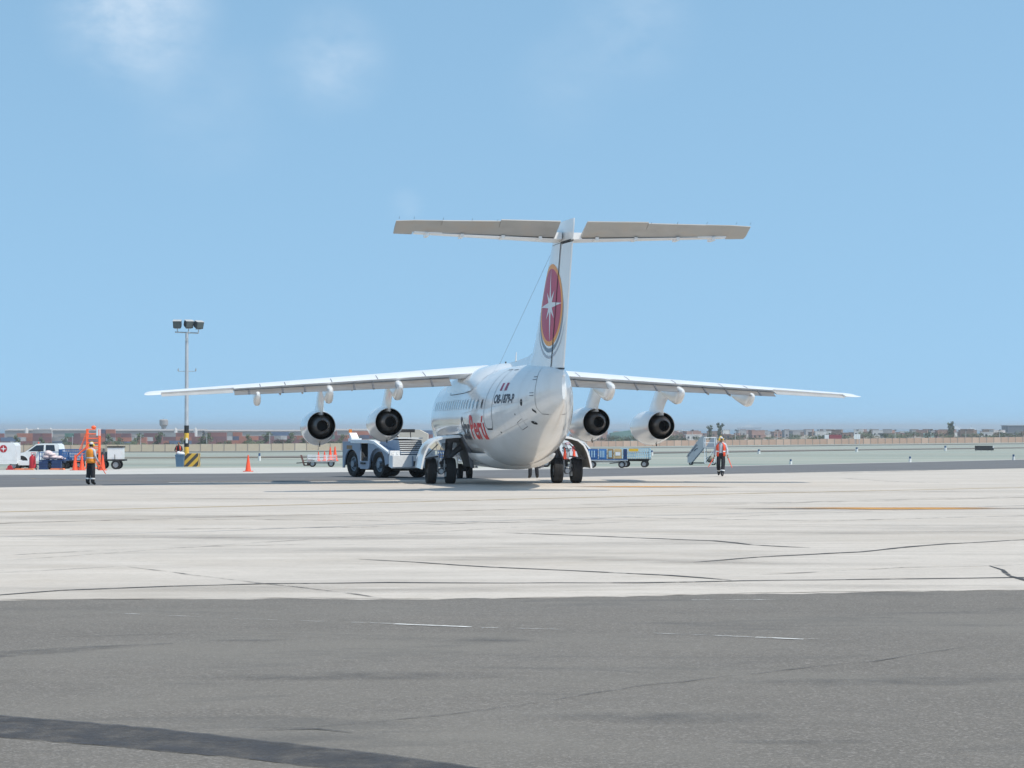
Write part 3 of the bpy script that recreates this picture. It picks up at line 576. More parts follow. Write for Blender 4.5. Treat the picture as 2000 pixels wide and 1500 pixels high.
# tailplane with raised elevators
def surf(x, le, te, z, t, u0=0., u1=1., inc=0., n=14, cam=0.):
    c = le-te; q = []
    us = [u0+(u1-u0)*(.5-.5*math.cos(math.pi*i/n)) for i in range(n+1)]
    for u in us: q.append((x, le-u*c, z+naca(u, t)*c*1.15+cam*c*4*u*(1-u)-inc*(u-.25)*c))
    for u in us[::-1][:-1]: q.append((x, le-u*c, z-naca(u, t)*c*.85+cam*c*4*u*(1-u)-inc*(u-.25)*c-(.001 if u in (u0, u1) else 0)))
    return q
for s in (-1, 1):
    T0 = [(.18, -10.65, -13.15), (2.0, -11.35, -13.2), (4.9, -12.4, -13.28), (5.5, -12.7, -13.3)]
    secs = [surf(s*x, le, te, 8.03, .115, 0, .62 if x < 5.2 else .99) for x, le, te in T0[:3]]
    tp = MB().loft(secs).build('tailplane', m_ww, air, 40)
    tilt = R(20)
    def elev(x0, x1, ch0, ch1, name, m, par, z0=8.05, extra=0, hl=.06):
        q = []
        for k in range(2):
            x = (x0, x1)[k]; hp = lin(x, [(.18, -12.22), (4.9, -12.92), (5.55, -13.02)]); ch = (ch0, ch1)[k]; zz = lin(x, [(0, 8.03), (5.5, 8.10)]); t = tilt+extra
            prof = [(hl, .0), (.02, .055), (-ch, .012), (-ch, -.008), (.02, -.055)]
            sec = []
            for (a, h) in prof: sec.append((s*x, hp+a*math.cos(t)+h*math.sin(t), zz-a*math.sin(t)+h*math.cos(t)))
            q.append(sec)
        return MB().loft(q).build(name, m, par, 30)
    e = elev(.42, 4.95, 1.02, .66, 'elevator', m_elev, tp)
    elev(4.95, 5.52, .66, .56, 'elevator_horn', m_elev, tp, hl=.34)
    def tab(x0, x1, c0, c1, h0, h1, name):
        q = []
        for k in range(2):
            x = (x0, x1)[k]; hp = lin(x, [(.18, -12.22), (4.9, -12.92)]); zz = lin(x, [(0, 8.03), (5.5, 8.10)]); t = tilt
            a0, a1 = (c0, c1)[k]
            sec = []
            for (a, h) in ((-a0, -.022), (-a0, -.05), (-a1, -.028), (-a1, .0)): sec.append((s*x, hp+a*math.cos(t)+h*math.sin(t), zz-a*math.sin(t)+h*math.cos(t)))
            q.append(sec)
        MB().loft(q).build(name, m_elev, tp, 0)
    tab(.42, 2.3, (.58, 1.08), (.54, .99), 0, 0, 'servo_tab'); tab(2.32, 4.1, (.56, .90), (.46, .75), 0, 0, 'trim_tab')
    for x in (2.4, 3.2, 4.1, 5.0, 5.45): hp = lin(x, [(.18, -12.22), (4.9, -12.92)])-.8; MB().cyl((s*x, hp, 8.34), (s*x, hp-.12, 8.40), .006, .003, 5).build('static_wick', m_blk, tp, 0)
    for x in (.9, 2.1, 3.4, 4.5): hp = lin(x, [(.18, -12.22), (4.9, -12.92)]); MB().box(s*x-.05, s*x+.05, hp-.1, hp+.5, 7.90, 8.0).build('hinge_bracket', m_ww, tp, 0)
    b = MB(); b.loft([[(s*x, lin(x, [(.18, -12.22), (4.9, -12.92)])+a, lin(x, [(0, 8.03), (5.5, 8.10)])+z) for a, z in ((.10, -.085), (-.02, -.075), (-.02, -.06), (.10, -.06))] for x in (.45, 4.9)]); b.build('elevator_gap', m_blk, tp, 0)
# wings
WZ = lambda x: 4.03-.070*(x-1.78)
def wle(x): return lin(x, [(0, 4.2), (12.9, -.65)])
def wte(x): return lin(x, [(0, -.1), (12.9, -2.15)])
def wt(x): return lin(x, [(0, .112), (13.1, .095)])
INC = .055
def flapsec(sx, x, ang, sc=1.):
    le, te = wle(x), wte(x); c = le-te; p0 = te+.27*c; z0 = WZ(x)-INC*(.73-.25)*c-.03; ch = .27*c*sc; q = []
    for (a, h) in ((0, 0), (.05, .07), (.2, .10), (.5, .07), (1, .004), (1, -.01), (.5, -.015), (.15, -.05), (.03, -.04)):
        u, w = a*ch, h*ch; q.append((sx*x, p0-u*math.cos(ang)-w*math.sin(ang)*0, z0-u*math.sin(ang)+w*math.cos(ang)))
    return q
for s in (-1, 1):
    def wsec(x, ulim):
        le, te = wle(x), wte(x); c = le-te; q = []; n = 16; t = wt(x)
        us = [ulim*(.5-.5*math.cos(math.pi*i/n)) for i in range(n+1)]
        for u in us: q.append((s*x, le-u*c, WZ(x)+naca(u, t)*c*1.2+.012*c*4*u*(1-u)-INC*(u-.25)*c))
        ul = [min(u, ulim*.93) for u in us]
        for u in ul[::-1][:-1]: q.append((s*x, le-u*c, WZ(x)-naca(u, t)*c*.8+.012*c*4*u*(1-u)-INC*(u-.25)*c-.002))
        return q
    st = [(.2, .83), (1.8, .83), (3.5, .83), (5.5, .83), (7.5, .83), (9.95, .83)]
    wing = MB().loft([wsec(x, u) for x, u in st]).build('wing', m_ww, air, 40)
    MB().loft([wsec(x, u) for x, u in ((9.952, .74), (11.2, .74), (12.5, .74))]).build('outer_wing', m_ww, wing, 40)
    # rounded tip
    tipq = []
    for x, k in ((12.5, 1.0), (12.75, .98), (12.92, .9), (13.02, .72), (13.07, .45)):
        q0 = wsec(12.5, 1.0); cx = sum(v[1] for v in q0)/len(q0); cz = sum(v[2] for v in q0)/len(q0); dz = WZ(x)-WZ(12.5); dp = (wle(x)-wle(12.5))*.8
        tipq.append([(s*x, cx+(v[1]-cx)*(.35+.65*k if v[1] > cx else 1)+dp*(1 if v[1] > cx else .4), cz+(v[2]-cz)*k+dz) for v in q0])
    MB().loft(tipq).build('wing_tip', m_ww, wing, 40)
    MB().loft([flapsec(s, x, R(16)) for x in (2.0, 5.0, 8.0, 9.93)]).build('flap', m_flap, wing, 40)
    MB().loft([flapsec(s, x, R(8), .95) for x in (9.97, 11.2, 12.48)]).build('aileron', mat('aileron_grey', (.40, .39, .375), .4, var=.12, vscale=2), wing, 40)
    b = MB(); b.loft([[(s*x, wte(x)+.24*(wle(x)-wte(x)), WZ(x)-INC*.5*(wle(x)-wte(x))+d) for d in (-.16, .07)]+[(s*x, wte(x)+.26*(wle(x)-wte(x)), WZ(x)-INC*.5*(wle(x)-wte(x))+d) for d in (.07, -.16)] for x in (2.0, 9.9)])
    b.build('flap_cove', m_bay, wing, 0)
    for i, x in enumerate((2.05, 2.9, 4.9, 5.7, 7.5, 8.3)):
        c = wle(x)-wte(x); p0 = wte(x)+.2*c; b = MB(); b.cyl((s*x, p0+.3, WZ(x)-INC*.5*c-.12), (s*x, p0-.24*c*.6, WZ(x)-INC*.5*c-.26), .05, .035, 8); b.build('flap_track', m_gearl, wing, 30)
    for x in (2.7, 4.9, 5.6, 7.4, 8.2, 9.4):
        c = wle(x)-wte(x); pz = flapsec(s, x, R(16)); MB().loft([[(s*x-.03, v[1]-d, v[2]+d*.5), (s*x+.03, v[1]-d, v[2]+d*.5), (s*x+.03, v[1]-d, v[2]+.03), (s*x-.03, v[1]-d, v[2]+.03)] for v, d in ((pz[2], -.02), (pz[4], .01))]).build('flap_bracket', m_gear, wing, 0)
    # spoiler seams on the upper surface
    for x in (2.9, 4.7, 6.4, 8.1, 9.0):
        vs = []
        for u in (.55, .62, .7, .76, .825):
            c = wle(x)-wte(x); zz = WZ(x)+naca(u, wt(x))*c*1.2+.012*c*4*u*(1-u)-INC*(u-.25)*c+.006
            vs += [(s*(x-.014), wle(x)-u*c, zz), (s*(x+.014), wle(x)-u*c, zz)]
        b = MB(); b.add(vs, [(2*i, 2*i+2, 2*i+3, 2*i+1) for i in range(4)]); b.build('spoiler_seam', m_line, wing, 0, fix=False)
    # flap track fairings: deep drooping pods
    for x, k in ((3.94, 1.0), (6.5, .93), (9.1, .8)):
        zt = WZ(x)-.12; p0 = wte(x)+.75; secs = []
        for (dp, hw, top, bot) in ((2.6, .05, .0, -.22), (1.9, .13, .05, -.36), (1.2, .155, .08, -.50), (.5, .165, .08, -.64), (.1, .165, .06, -.70), (-.25, .16, .02, -.68), (-.55, .145, -.04, -.55), (-.8, .11, -.1, -.42), (-.98, .06, -.16, -.28)):
            n = 16; mz = (top+bot)/2; hh = (top-bot)/2
            secs.append([(s*x+hw*k*math.copysign(abs(math.cos(t))**.62, math.cos(t)), p0+dp*k, zt+(mz+hh*math.copysign(abs(math.sin(t))**.75, math.sin(t)))*k) for t in [2*math.pi*i/n for i in range(n)]])
        MB().loft(secs).build('flap_track_fairing', m_w, wing, 60)
    # engines
    for ei, (x, zc) in enumerate(((4.0, 2.27), (6.56, 2.13))):
        ex = s*x; p0 = 2.35
        en = MB().lathe([(p0+.02, .515), (p0, .53), (p0+.10, .545), (p0+.6, .595), (p0+1.3, .64), (p0+2.0, .65), (p0+2.5, .63), (p0+2.85, .585), (p0+2.95, .54), (p0+2.86, .48), (p0+2.7, .46)], (ex, 0, 0), 'y', 48)
        # droop: the cowl belly hangs lower than its exit
        en.v = [(vx, vy, zc+vz*(1.0 if vz > 0 else 1+.10*math.sin(math.pi*min(1, max(0, (vy-p0)/3.2))))-.05*min(1, max(0, (vy-p0)/1.6))) for (vx, vy, vz) in en.v]
        eo = en.build('engine', m_w, air, 50)
        dz = (ex, 0, zc)
        MB().lathe([(p0+.03, .516), (p0+.3, .51), (p0+.9, .49), (p0+.9, .30)], dz, 'y', 40).build('bypass_duct', m_blk, eo, 50)
        MB().lathe([(p0+.9, .46), (p0+.5, .455), (p0+.1, .40), (p0-.25, .295), (p0-.42, .225), (p0-.43, .205), (p0-.3, .20), (p0+.3, .205)], dz, 'y', 40).build('exhaust_nozzle', m_noz, eo, 50)
        MB().lathe([(p0+.3, .21), (p0+.29, .0)], dz, 'y', 24).build('exhaust_core', m_blk, eo, 50)
        MB().lathe([(p0+2.66, .46), (p0+2.65, .15), (p0+2.4, .02)], dz, 'y', 24).build('intake_fan', m_noz, eo, 50)
        secs = []
        for zz, pf, pb, hw in ((zc+.40, 4.2, 2.0, .20), (zc+.62, 4.1, 2.0, .17), (zc+.9, 3.8, 1.6, .14), (zc+1.2, 3.4, .8, .13), (WZ(x)-.05, 3.0, .2, .13)):
            q = []; n = 10
            for i in range(n+1): u = .5-.5*math.cos(math.pi*i/n); q.append((ex+hw*2*naca(u, .5)/.5*1.0 if 0 < i < n else ex, pf+(pb-pf)*u, zz))
            for i in range(n-1, 0, -1): u = .5-.5*math.cos(math.pi*i/n); q.append((ex-hw*2*naca(u, .5)/.5, pf+(pb-pf)*u, zz))
            secs.append(q)
        MB().loft(secs).build('pylon', m_w, eo, 50)
        b = MB(); b.prism([(p0+.02, zc+.44), (p0+.75, zc+.55), (p0+.75, zc+.95), (p0+.0, zc+.9)], ex-.09, ex+.09); b.v = [(ex+(a-ex)*(.15 if c < zc+.5 else 1), b2, c) for a, b2, c in b.v]; b.build('pylon_fairing', m_w, eo, 0)
        b = MB(); b.cyl((ex, p0+.9, zc-.64), (ex, p0+.8, zc-.79), .028, .02, 6); b.build('drain_mast', m_bay, eo, 0)
        b = MB(); b.tube([(ex, p0+.12, zc-.56), (ex, p0+.5, zc-.62), (ex, p0+.9, zc-.675)], .007, 5); b.build('cowl_seam', m_line, eo, 0)
# main landing gear
for s in (-1, 1):
    gx = s*2.36
    g = MB().cyl((gx-s*.40, .36, 1.78), (gx-s*.30, .30, .98), .15, .14, 14).cyl((gx-s*.30, .30, .98), (gx-s*.06, .06, .50), .11, .09, 12).cyl((gx-s*.34, .22, 1.4), (gx-s*.02, -.02, .62), .05, .05, 10).cyl((gx-.40, 0, .46), (gx+.40, 0, .46), .075, .075, 12)
    g.cyl((gx, -.12, .46), (gx, .1, .46), .12, .12, 14); g.cyl((gx-s*.40, .3, 1.66), (gx-s*.85, .3, 1.66), .15, .17, 12); g.cyl((gx-s*.38, .12, 1.62), (gx-s*.38, .5, 1.62), .13, .13, 14)
    gear = g.build('main_gear', m_gear, air, 40)
    for dx in (-.36, .36): wheel_mb((gx+dx, 0, .475), .475, .36, .22, 'x').build('wheel', [m_tyre, m_rim], gear, 40)
    b = MB().cyl((gx-s*.2, .2, .85), (gx-s*1.1, .45, 1.60), .10, .12, 10).cyl((gx, .06, .75), (gx-s*.55, .9, 1.05), .05, .05, 8); b.build('side_brace', m_gear, gear, 40)
    b = MB().cyl((gx+s*.10, -.08, 1.0), (gx+s*.62, -.1, .92), .03, .02, 6).cyl((gx+s*.1, -.08, 1.45), (gx+s*.62, -.1, .95), .022, .02, 6); b.box(gx+s*.34, gx+s*.72, -.18, -.06, .90, .95); b.build('torque_link', m_gear, gear, 0)
    b = MB().cyl((gx-.13, -.14, .46), (gx-.13, -.14, .86), .03, .03, 8).cyl((gx+.13, -.14, .46), (gx+.13, -.14, .86), .03, .03, 8).box(gx-.2, gx+.2, -.12, -.04, .6, .72).cyl((gx, -.22, .46), (gx, -.1, .46), .09, .09, 14).box(gx-.24, gx-.13, -.2, .0, .27, .43).box(gx+.13, gx+.24, -.2, 0, .27, .43)
    b.build('brake_unit', m_gearl, gear, 30)
    b = MB()
    for k in range(4): b.tube([(gx-s*(.06+.04*k), -.15, 1.5), (gx+s*(.08-.06*k), -.17-.02*k, 1.1), (gx-s*.02*k, -.16, .62)], .012, 5)
    b.build('hydraulic_hose', m_blk, gear, 40)
    # curved gear door: an arched panel springing from the fuselage side
    prof = [(1.45, 1.76), (1.9, 1.76), (2.35, 1.72), (2.68, 1.62), (2.90, 1.44), (3.03, 1.20), (3.11, .95), (3.16, .72), (3.19, .56)]
    secs = []
    for p, k in ((-.75, 0), (-.2, .03), (.5, .03), (1.15, 0)):
        outp = [(s*(x+k), p, z+k) for x, z in prof]; inp = []
        for i, (x, z) in enumerate(prof):
            a = prof[max(i-1, 0)]; c = prof[min(i+1, len(prof)-1)]; d = math.dist(a, c); nx, nz = (c[1]-a[1])/d, -(c[0]-a[0])/d
            inp.append((s*(x+k+nx*.07), p, z+k+nz*.07))
        secs.append(outp+inp[::-1])
    gd = MB().loft(secs); n9 = 2*len(prof); gd.m = [1 if (fi < 3*n9 and len(prof) <= fi % n9 < n9-1) else 0 for fi in range(len(gd.f))]; gd.build('gear_door', [m_w, mat('door_primer', (.24, .22, .18), .7, var=.2, vscale=3)], air, 50)
    # open bay and inner door along the belly
    b = MB(); b.loft([[(s*1.70, p, 1.80), (s*1.32, p, .62), (s*1.22, p, .66), (s*1.55, p, 1.85)] for p in (-.75, 1.2)]); b.build('gear_bay', m_bay, air, 0)
    b = MB(); b.loft([[(s*1.74, -.80, 1.74), (s*1.50, -.80, 1.28), (s*1.36, -.80, .60), (s*1.22, -.80, .58), (s*1.34, -.80, 1.25), (s*1.58, -.80, 1.74)], [(s*1.72, -.72, 1.74), (s*1.48, -.72, 1.28), (s*1.34, -.72, .60), (s*1.2, -.72, .58), (s*1.32, -.72, 1.25), (s*1.56, -.72, 1.74)]]); b.build('bay_frame', m_gear, air, 0)
# nose gear
g = MB().cyl((0, 10.0, 1.2), (0, 10.09, .42), .09, .07, 12).cyl((-.2, 10.09, .28), (.2, 10.09, .28), .05, .05, 8).cyl((0, 10.09, .28), (0, 10.09, .5), .06, .06, 8).cyl((0, 10.05, .8), (0, 9.2, 1.1), .05, .05, 8)
ng = g.build('nose_gear', m_gear, air, 40)
for dx in (-.2, .2): wheel_mb((dx, 10.09, .235), .325, .22, .15, 'x').build('wheel', [m_tyre, m_rim], ng, 40)
for s in (-1, 1): b = MB(); b.box(s*.42-.02, s*.42+.02, 9.2, 10.6, .38, .95); b.build('nose_gear_door', m_w, ng, 0)
# aerials
b = MB().cyl((0, -2.6, 4.36), (0, -2.75, 4.75), .03, .012, 6); b.build('blade_antenna', m_w, air, 30)
b = MB().cyl((0, -.4, 4.38), (0, -.45, 4.48), .03, .03, 6).cyl((0, .9, 4.36), (0, .9, 4.46), .03, .03, 6); b.build('antenna_stub', m_bay, air, 30)
b = MB().cyl((0, -10.25, 7.98), (-.0, .9, 4.46), .005, .005, 5); b.build('aerial_wire', m_line, air, 30)
b = MB().cyl((0, -11.5, 3.72), (0, -11.68, 3.72), .05, .045, 12); b.build('tail_light', m_sil, air, 30)

# ------------------------------------------------------------------ shared small things
m_corange = mat('cone_orange', (.85, .085, .025), .55, var=.07, vscale=5)
m_cbase = mat('cone_base', (.75, .08, .03), .6, var=.1)
m_black = mat('black_rubber', (.02, .02, .02), .7)
m_steel = mat('galvanised_steel', (.46, .48, .49), .45, metal=.5, var=.15, vscale=6)
m_paintw = mat('vehicle_white', (.78, .79, .79), .3, var=.04, vscale=1.5, coat=.4, dirt=(.5, .47, .42, .35), dscale=2)
m_blue = mat('cart_blue', (.03, .12, .33), .45, var=.15, vscale=3, dirt=(.1, .1, .12, .4), dscale=4)
m_lblue = mat('cart_pale_blue', (.42, .60, .68), .5, var=.12, vscale=3)
m_navyb = mat('crate_navy', (.02, .05, .14), .5, var=.2, vscale=4)
m_ysafe = mat('safety_yellow', (.75, .45, .04), .5, var=.1, vscale=3, dirt=(.3, .2, .08, .5), dscale=3)
m_redp = mat('signal_red', (.45, .02, .03), .4, var=.1)
m_orst = mat('stand_orange', (.95, .15, .045), .45, var=.08, vscale=4)
cm = MB()
cm.box(-.19, .19, -.19, .19, 0, .035, 1); cm.lathe([(.035, .15), (.06, .135), (.75, .032), (.80, .028), (.80, 0)], n=18)
CONE = cm.mesh('traffic_cone', [m_corange, m_cbase])
def cone(loc, label, group, h=.85):
    o = link('traffic_cone', CONE, None, loc, rnd.uniform(0, 1.5)); o.scale = (h/.8,)*3; return tag(o, label, 'traffic cone', group)
cone(at(485, 921), 'lone orange traffic cone standing on the pale shoulder clear of everything', None)
for px, py in ((147, 918.5), (160.5, 918.5), (201, 918.5)): cone(at(px, py), 'orange traffic cone beside the orange access stand', 'cones round the access stand')
# lamp mast
P = at(377, 911.3); mast = thing('lamp_mast', 'tall grey floodlight mast with three lamps and black and yellow bands at its foot', 'lamp mast', P)
s_ = P.y/F
pxx = lambda px: (px-377)*s_
m_pole = mat('mast_grey', (.50, .51, .53), .4, metal=.3, var=.12, vscale=2)
x0 = pxx(364.5); top = (911.3-650)*s_
b = MB(); zs = [(.6, .145), (1.35, .145), (1.36, .145), (top, .10)]; b.lathe([(.5, .15), (top, .105), (top, 0)], (x0, 0, 0), n=18); b.build('pole', m_pole, mast)
for z0, z1, m in ((.55, 1.30, m_ysafe), (1.30, 1.80, m_black), (1.80, 2.22, m_ysafe), (2.22, 2.72, m_black)): MB().lathe([(z0, .158), (z1, .157)], (x0, 0, 0), n=18).build('paint_band', m, mast)
b = MB().cyl((x0-.78, -.05, top+.05), (x0+.78, -.05, top-.02), .045, .045, 8); b.build('crossarm', m_steel, mast)
m_lampd = mat('lamp_housing', (.06, .065, .07), .5, var=.2); m_lampt = mat('lamp_top', (.45, .45, .44), .5, var=.1); m_glass = mat('lamp_glass', (.10, .12, .12), .15, var=.1)
for dx, yaw, z in ((-.62, 0.0, .60), (.12, .55, .60), (.78, .7, .55)):
    mt = Matrix.Translation((x0+dx, -.05, top+z)) @ Matrix.Rotation(yaw, 4, 'Z') @ Matrix.Rotation(R(18), 4, 'X')
    b = MB(); b.loft([[mt @ Vector(v) for v in ((-.26, y, -h), (.26, y, -h), (.26, y, h), (-.26, y, h))] for y, h in ((-.22, .24), (.10, .20), (.2, .12))])
    b.box(-.28, .28, -.23, .16, .215, .245, 1, mt); b.box(-.22, .22, -.232, -.226, -.19, .19, 2, mt); b.build('floodlight', [m_lampd, m_lampt, m_glass], mast, 0)
    MB().cyl((x0+dx, -.05, top-.0), (x0+dx, -.05, top+z-.28), .035, .035, 8).box(x0+dx-.2, x0+dx+.2, -.08, -.02, top+z-.33, top+z-.28).build('lamp_bracket', m_steel, mast)
zm = (911.3-725)*s_
MB().cyl((x0-.55, 0, zm), (x0+.6, 0, zm), .02, .02, 6).box(x0-.60, x0-.52, -.05, .05, zm, zm+.18).box(x0+.56, x0+.64, -.05, .05, zm, zm+.18).build('signal_bracket', m_steel, mast, 0)
MB().box(x0-.02, x0+.12, -.2, -.1, 1.55, 1.9).build('notice_plate', m_paintw, mast, 0)
MB().box(x0-.07, x0+.07, -.20, -.09, top-.55, top-.35).build('junction_box', m_steel, mast, 0)
blk = MB(); bw = (391.5-363.5)*s_; xl = pxx(361.5)
blk.box(xl, xl+bw, -.45, .45, 0, .88)
stripe = mat('hazard_stripes', (.7, .42, .04), .6)
t = stripe.node_tree; bb = t.nodes['Principled BSDF']; co = t.nodes.new('ShaderNodeTexCoord'); sp = t.nodes.new('ShaderNodeSeparateXYZ'); t.links.new(co.outputs['Object'], sp.inputs['Vector'])
ad = t.nodes.new('ShaderNodeMath'); ad.operation = 'SUBTRACT'; t.links.new(sp.outputs['X'], ad.inputs[0]); t.links.new(sp.outputs['Z'], ad.inputs[1])
ad2 = t.nodes.new('ShaderNodeMath'); ad2.operation = 'ADD'; t.links.new(ad.outputs[0], ad2.inputs[0]); t.links.new(sp.outputs['Y'], ad2.inputs[1])
fr = t.nodes.new('ShaderNodeMath'); fr.operation = 'PINGPONG'; fr.inputs[1].default_value = .29; t.links.new(ad2.outputs[0], fr.inputs[0])
gt = t.nodes.new('ShaderNodeMath'); gt.operation = 'GREATER_THAN'; gt.inputs[1].default_value = .145; t.links.new(fr.outputs[0], gt.inputs[0])
mxx = t.nodes.new('ShaderNodeMixRGB'); mxx.inputs['Color1'].default_value = (.68, .42, .06, 1); mxx.inputs['Color2'].default_value = (.07, .065, .06, 1); t.links.new(gt.outputs[0], mxx.inputs['Fac']); t.links.new(mxx.outputs['Color'], bb.inputs['Base Color'])
blk.build('footing_block', stripe, mast, 0)
# blue bin beside the block
P = at(352, 911.6); binn = thing('rubbish_bin', 'grey-blue plastic rubbish bin full of white bags beside the striped block', 'bin', P)
m_bin = mat('bin_blue', (.09, .17, .27), .5, var=.12, vscale=3)
b = MB(); b.loft([[(sx*w, sy*w, z) for sx, sy in ((-1, -1), (1, -1), (1, 1), (-1, 1))] for z, w in ((0, .22), (.7, .27), (.74, .29), (.80, .29))]); b.build('body', m_bin, binn, 0)
m_bag = mat('white_bag', (.7, .7, .7), .5, var=.1, vscale=8, bump=.5, bscale=9)
b = MB(); b.ell((.06, -.05, .86), (.27, .2, .13)).ell((-.1, .05, .9), (.15, .14, .12)); b.build('rubbish_bag', m_bag, binn, 60)
for x in (-.2, .2): wheel_mb((x*1.1, .2, .08), .08, .05, .04, n=12).build('wheel', [m_black, m_steel], binn)
# ------------------------------------------------------------------ people
m_skin = mat('skin', (.30, .17, .11), .55, var=.08, vscale=8); m_trous = mat('dark_trousers', (.014, .015, .02), .85, var=.25, vscale=9, bump=.3, bscale=18)
m_shirt = mat('grey_shirt', (.46, .48, .53), .8, var=.1, vscale=8, bump=.3, bscale=18); m_vest = mat('vest_orange', (.85, .14, .02), .6, var=.1, vscale=6, bump=.3, bscale=14)
m_vesty = mat('vest_amber', (.85, .30, .03), .6, var=.1, vscale=6, bump=.3, bscale=14); m_dsh = mat('dark_shirt', (.03, .03, .035), .8, var=.2, vscale=8)
m_hair = mat('dark_hair', (.012, .01, .009), .6, var=.3, vscale=20); m_cap = mat('pale_cap', (.55, .55, .55), .7); m_shoe = mat('black_boot', (.012, .012, .012), .5)
m_muff = mat('earmuff_yellow', (.85, .55, .03), .4); m_refl = mat('reflective_tape', (.75, .76, .76), .3, var=.05); m_wand = mat('wand_orange', (.9, .12, .05), .35)
m_pink = mat('orange_shirt', (.75, .28, .18), .8, var=.1, vscale=8)
def person(label, loc, rz, H, J, shirt=None, vest=None, cap=True, muffs=True, wands=(), tape=True, head_yaw=0., group=None):
    """J: joint overrides; a figure 1.75 tall facing +Y, feet at z=0, scaled to H"""
    j = dict(pel=(0, 0, .95), waist=(0, .0, 1.08), chest=(0, .0, 1.30), nb=(0, -.02, 1.47), neck=(0, 0, 1.53), head=(0, .02, 1.64),
             hL=(-.10, 0, .91), kL=(-.11, .02, .50), aL=(-.11, -.03, .10), tL=(-.12, .13, .04), hR=(.10, 0, .91), kR=(.11, .02, .50), aR=(.11, -.03, .10), tR=(.12, .13, .04),
             sL=(-.19, -.01, 1.43), eL=(-.26, -.04, 1.15), wL=(-.27, .06, .91), sR=(.19, -.01, 1.43), eR=(.26, -.04, 1.15), wR=(.27, .06, .91))
    j.update(J)
    rad = dict(pel=(.155, .115), waist=(.145, .105), chest=(.165, .12), nb=(.09, .075), neck=(.056, .056), head=(.06, .06), hL=(.118, .118), kL=(.098, .098), aL=(.086, .086), tL=(.045, .035), hR=(.118, .118), kR=(.098, .098), aR=(.086, .086), tR=(.045, .035),
               sL=(.075, .07), eL=(.05, .05), wL=(.035, .03), sR=(.075, .07), eR=(.05, .05), wR=(.035, .03))
    bones = [('pel', 'waist'), ('waist', 'chest'), ('chest', 'nb'), ('nb', 'neck'), ('neck', 'head'), ('pel', 'hL'), ('hL', 'kL'), ('kL', 'aL'), ('aL', 'tL'), ('pel', 'hR'), ('hR', 'kR'), ('kR', 'aR'), ('aR', 'tR'),
             ('nb', 'sL'), ('sL', 'eL'), ('eL', 'wL'), ('nb', 'sR'), ('sR', 'eR'), ('eR', 'wR')]
    names = list(rad); me = bpy.data.meshes.new('sk'); me.from_pydata([j[n] for n in names], [(names.index(a), names.index(b_)) for a, b_ in bones], [])
    ob = bpy.data.objects.new('sk', me); C.objects.link(ob); md = ob.modifiers.new('Skin', 'SKIN'); md.use_smooth_shade = True
    for i, n in enumerate(names):
        v = me.skin_vertices[0].data[i]; v.radius = rad[n]; v.use_root = (n == 'pel')
    ob.modifiers.new('Sub', 'SUBSURF').levels = 1; ob.modifiers['Sub'].render_levels = 1
    dg = bpy.context.evaluated_depsgraph_get(); ev = bpy.data.meshes.new_from_object(ob.evaluated_get(dg)); bpy.data.objects.remove(ob)
    bod = MB(); bod.v = [tuple(v.co) for v in ev.vertices]
    def mi_of(c):
        best = None; bd = 9
        for a, b_ in bones:
            A, B = Vector(j[a]), Vector(j[b_]); t = max(0, min(1, (c-A).dot(B-A)/((B-A).length_squared or 1))); d = (c-A.lerp(B, t)).length
            if d < bd: bd = d; best = (a, b_, t)
        a, b_, t = best
        if b_ in ('tL', 'tR'): return 3
        if b_ in ('aL', 'aR') and t > .86: return 3
        if b_ in ('kL', 'kR', 'aL', 'aR', 'hL', 'hR'): return 1
        if b_ == 'waist': return 1 if c.z < j['waist'][2]-.04 else 0
        if a == 'neck' or (b_ == 'neck' and t > .5): return 2
        if b_ in ('wL', 'wR') and t > .93: return 2
        return 0
    for p in ev.polygons: bod.f.append(tuple(p.vertices)); bod.m.append(mi_of(p.center))
    bpy.data.meshes.remove(ev)
    # head
    hc = Vector(j['head']); RH = Matrix.Translation(hc) @ Matrix.Rotation(head_yaw, 4, 'Z')
    hd = MB(); hd.ell((0, 0, .0), (.075, .097, .118), 18, 14, 2)
    hv = []
    for v in hd.v:
        x, y, z = v
        if z < -.02: x *= 1-.25*min(1, (-z-.02)/.1); y += .018*min(1, (-z-.02)/.1)   # jaw
        if y > .05 and abs(z-.015) < .03 and abs(abs(x)-.032) < .025: y -= .012       # eye sockets
        hv.append((x, y, z))
    hd.v = hv; hd.loft([[(-.010, .09, .02), (.010, .09, .02), (.008, .10, .02), (-.008, .10, .02)], [(-.017, .09, -.03), (.017, .09, -.03), (.012, .117, -.027), (-.012, .117, -.027)]], 2)
    hd.box(-.026, .026, .083, .096, -.066, -.056, 4); 
    for sx in (-1, 1): hd.ell((sx*.032, .083, .015), (.013, .012, .009), 8, 6, 5); hd.ell((sx*.078, -.005, .0), (.012, .026, .034), 8, 6, 2)
    bod.add([RH @ Vector(v) for v in hd.v], hd.f, 0); bod.m[-len(hd.m):] = hd.m
    # hands: palm, four curled fingers, thumb
    for sd, w, e in ((-1, 'wL', 'eL'), (1, 'wR', 'eR')):
        wv = Vector(j[w]); d = (wv-Vector(j[e])).normalized(); side = d.cross(Vector((0, 0, 1))); side = side.normalized() if side.length > .1 else Vector((0, 1, 0)); fwd = Vector((0, 1, 0)); fwd = (fwd-d*fwd.dot(d)).normalized(); nn = d.cross(fwd)*(-sd)
        bod.loft([[wv+d*a+fwd*(h*q)+nn*(.016*k) for q, k in ((-1, -1), (1, -1), (1, 1), (-1, 1))] for a, h in ((-.02, .024), (.03, .036), (.095, .04))], 2)
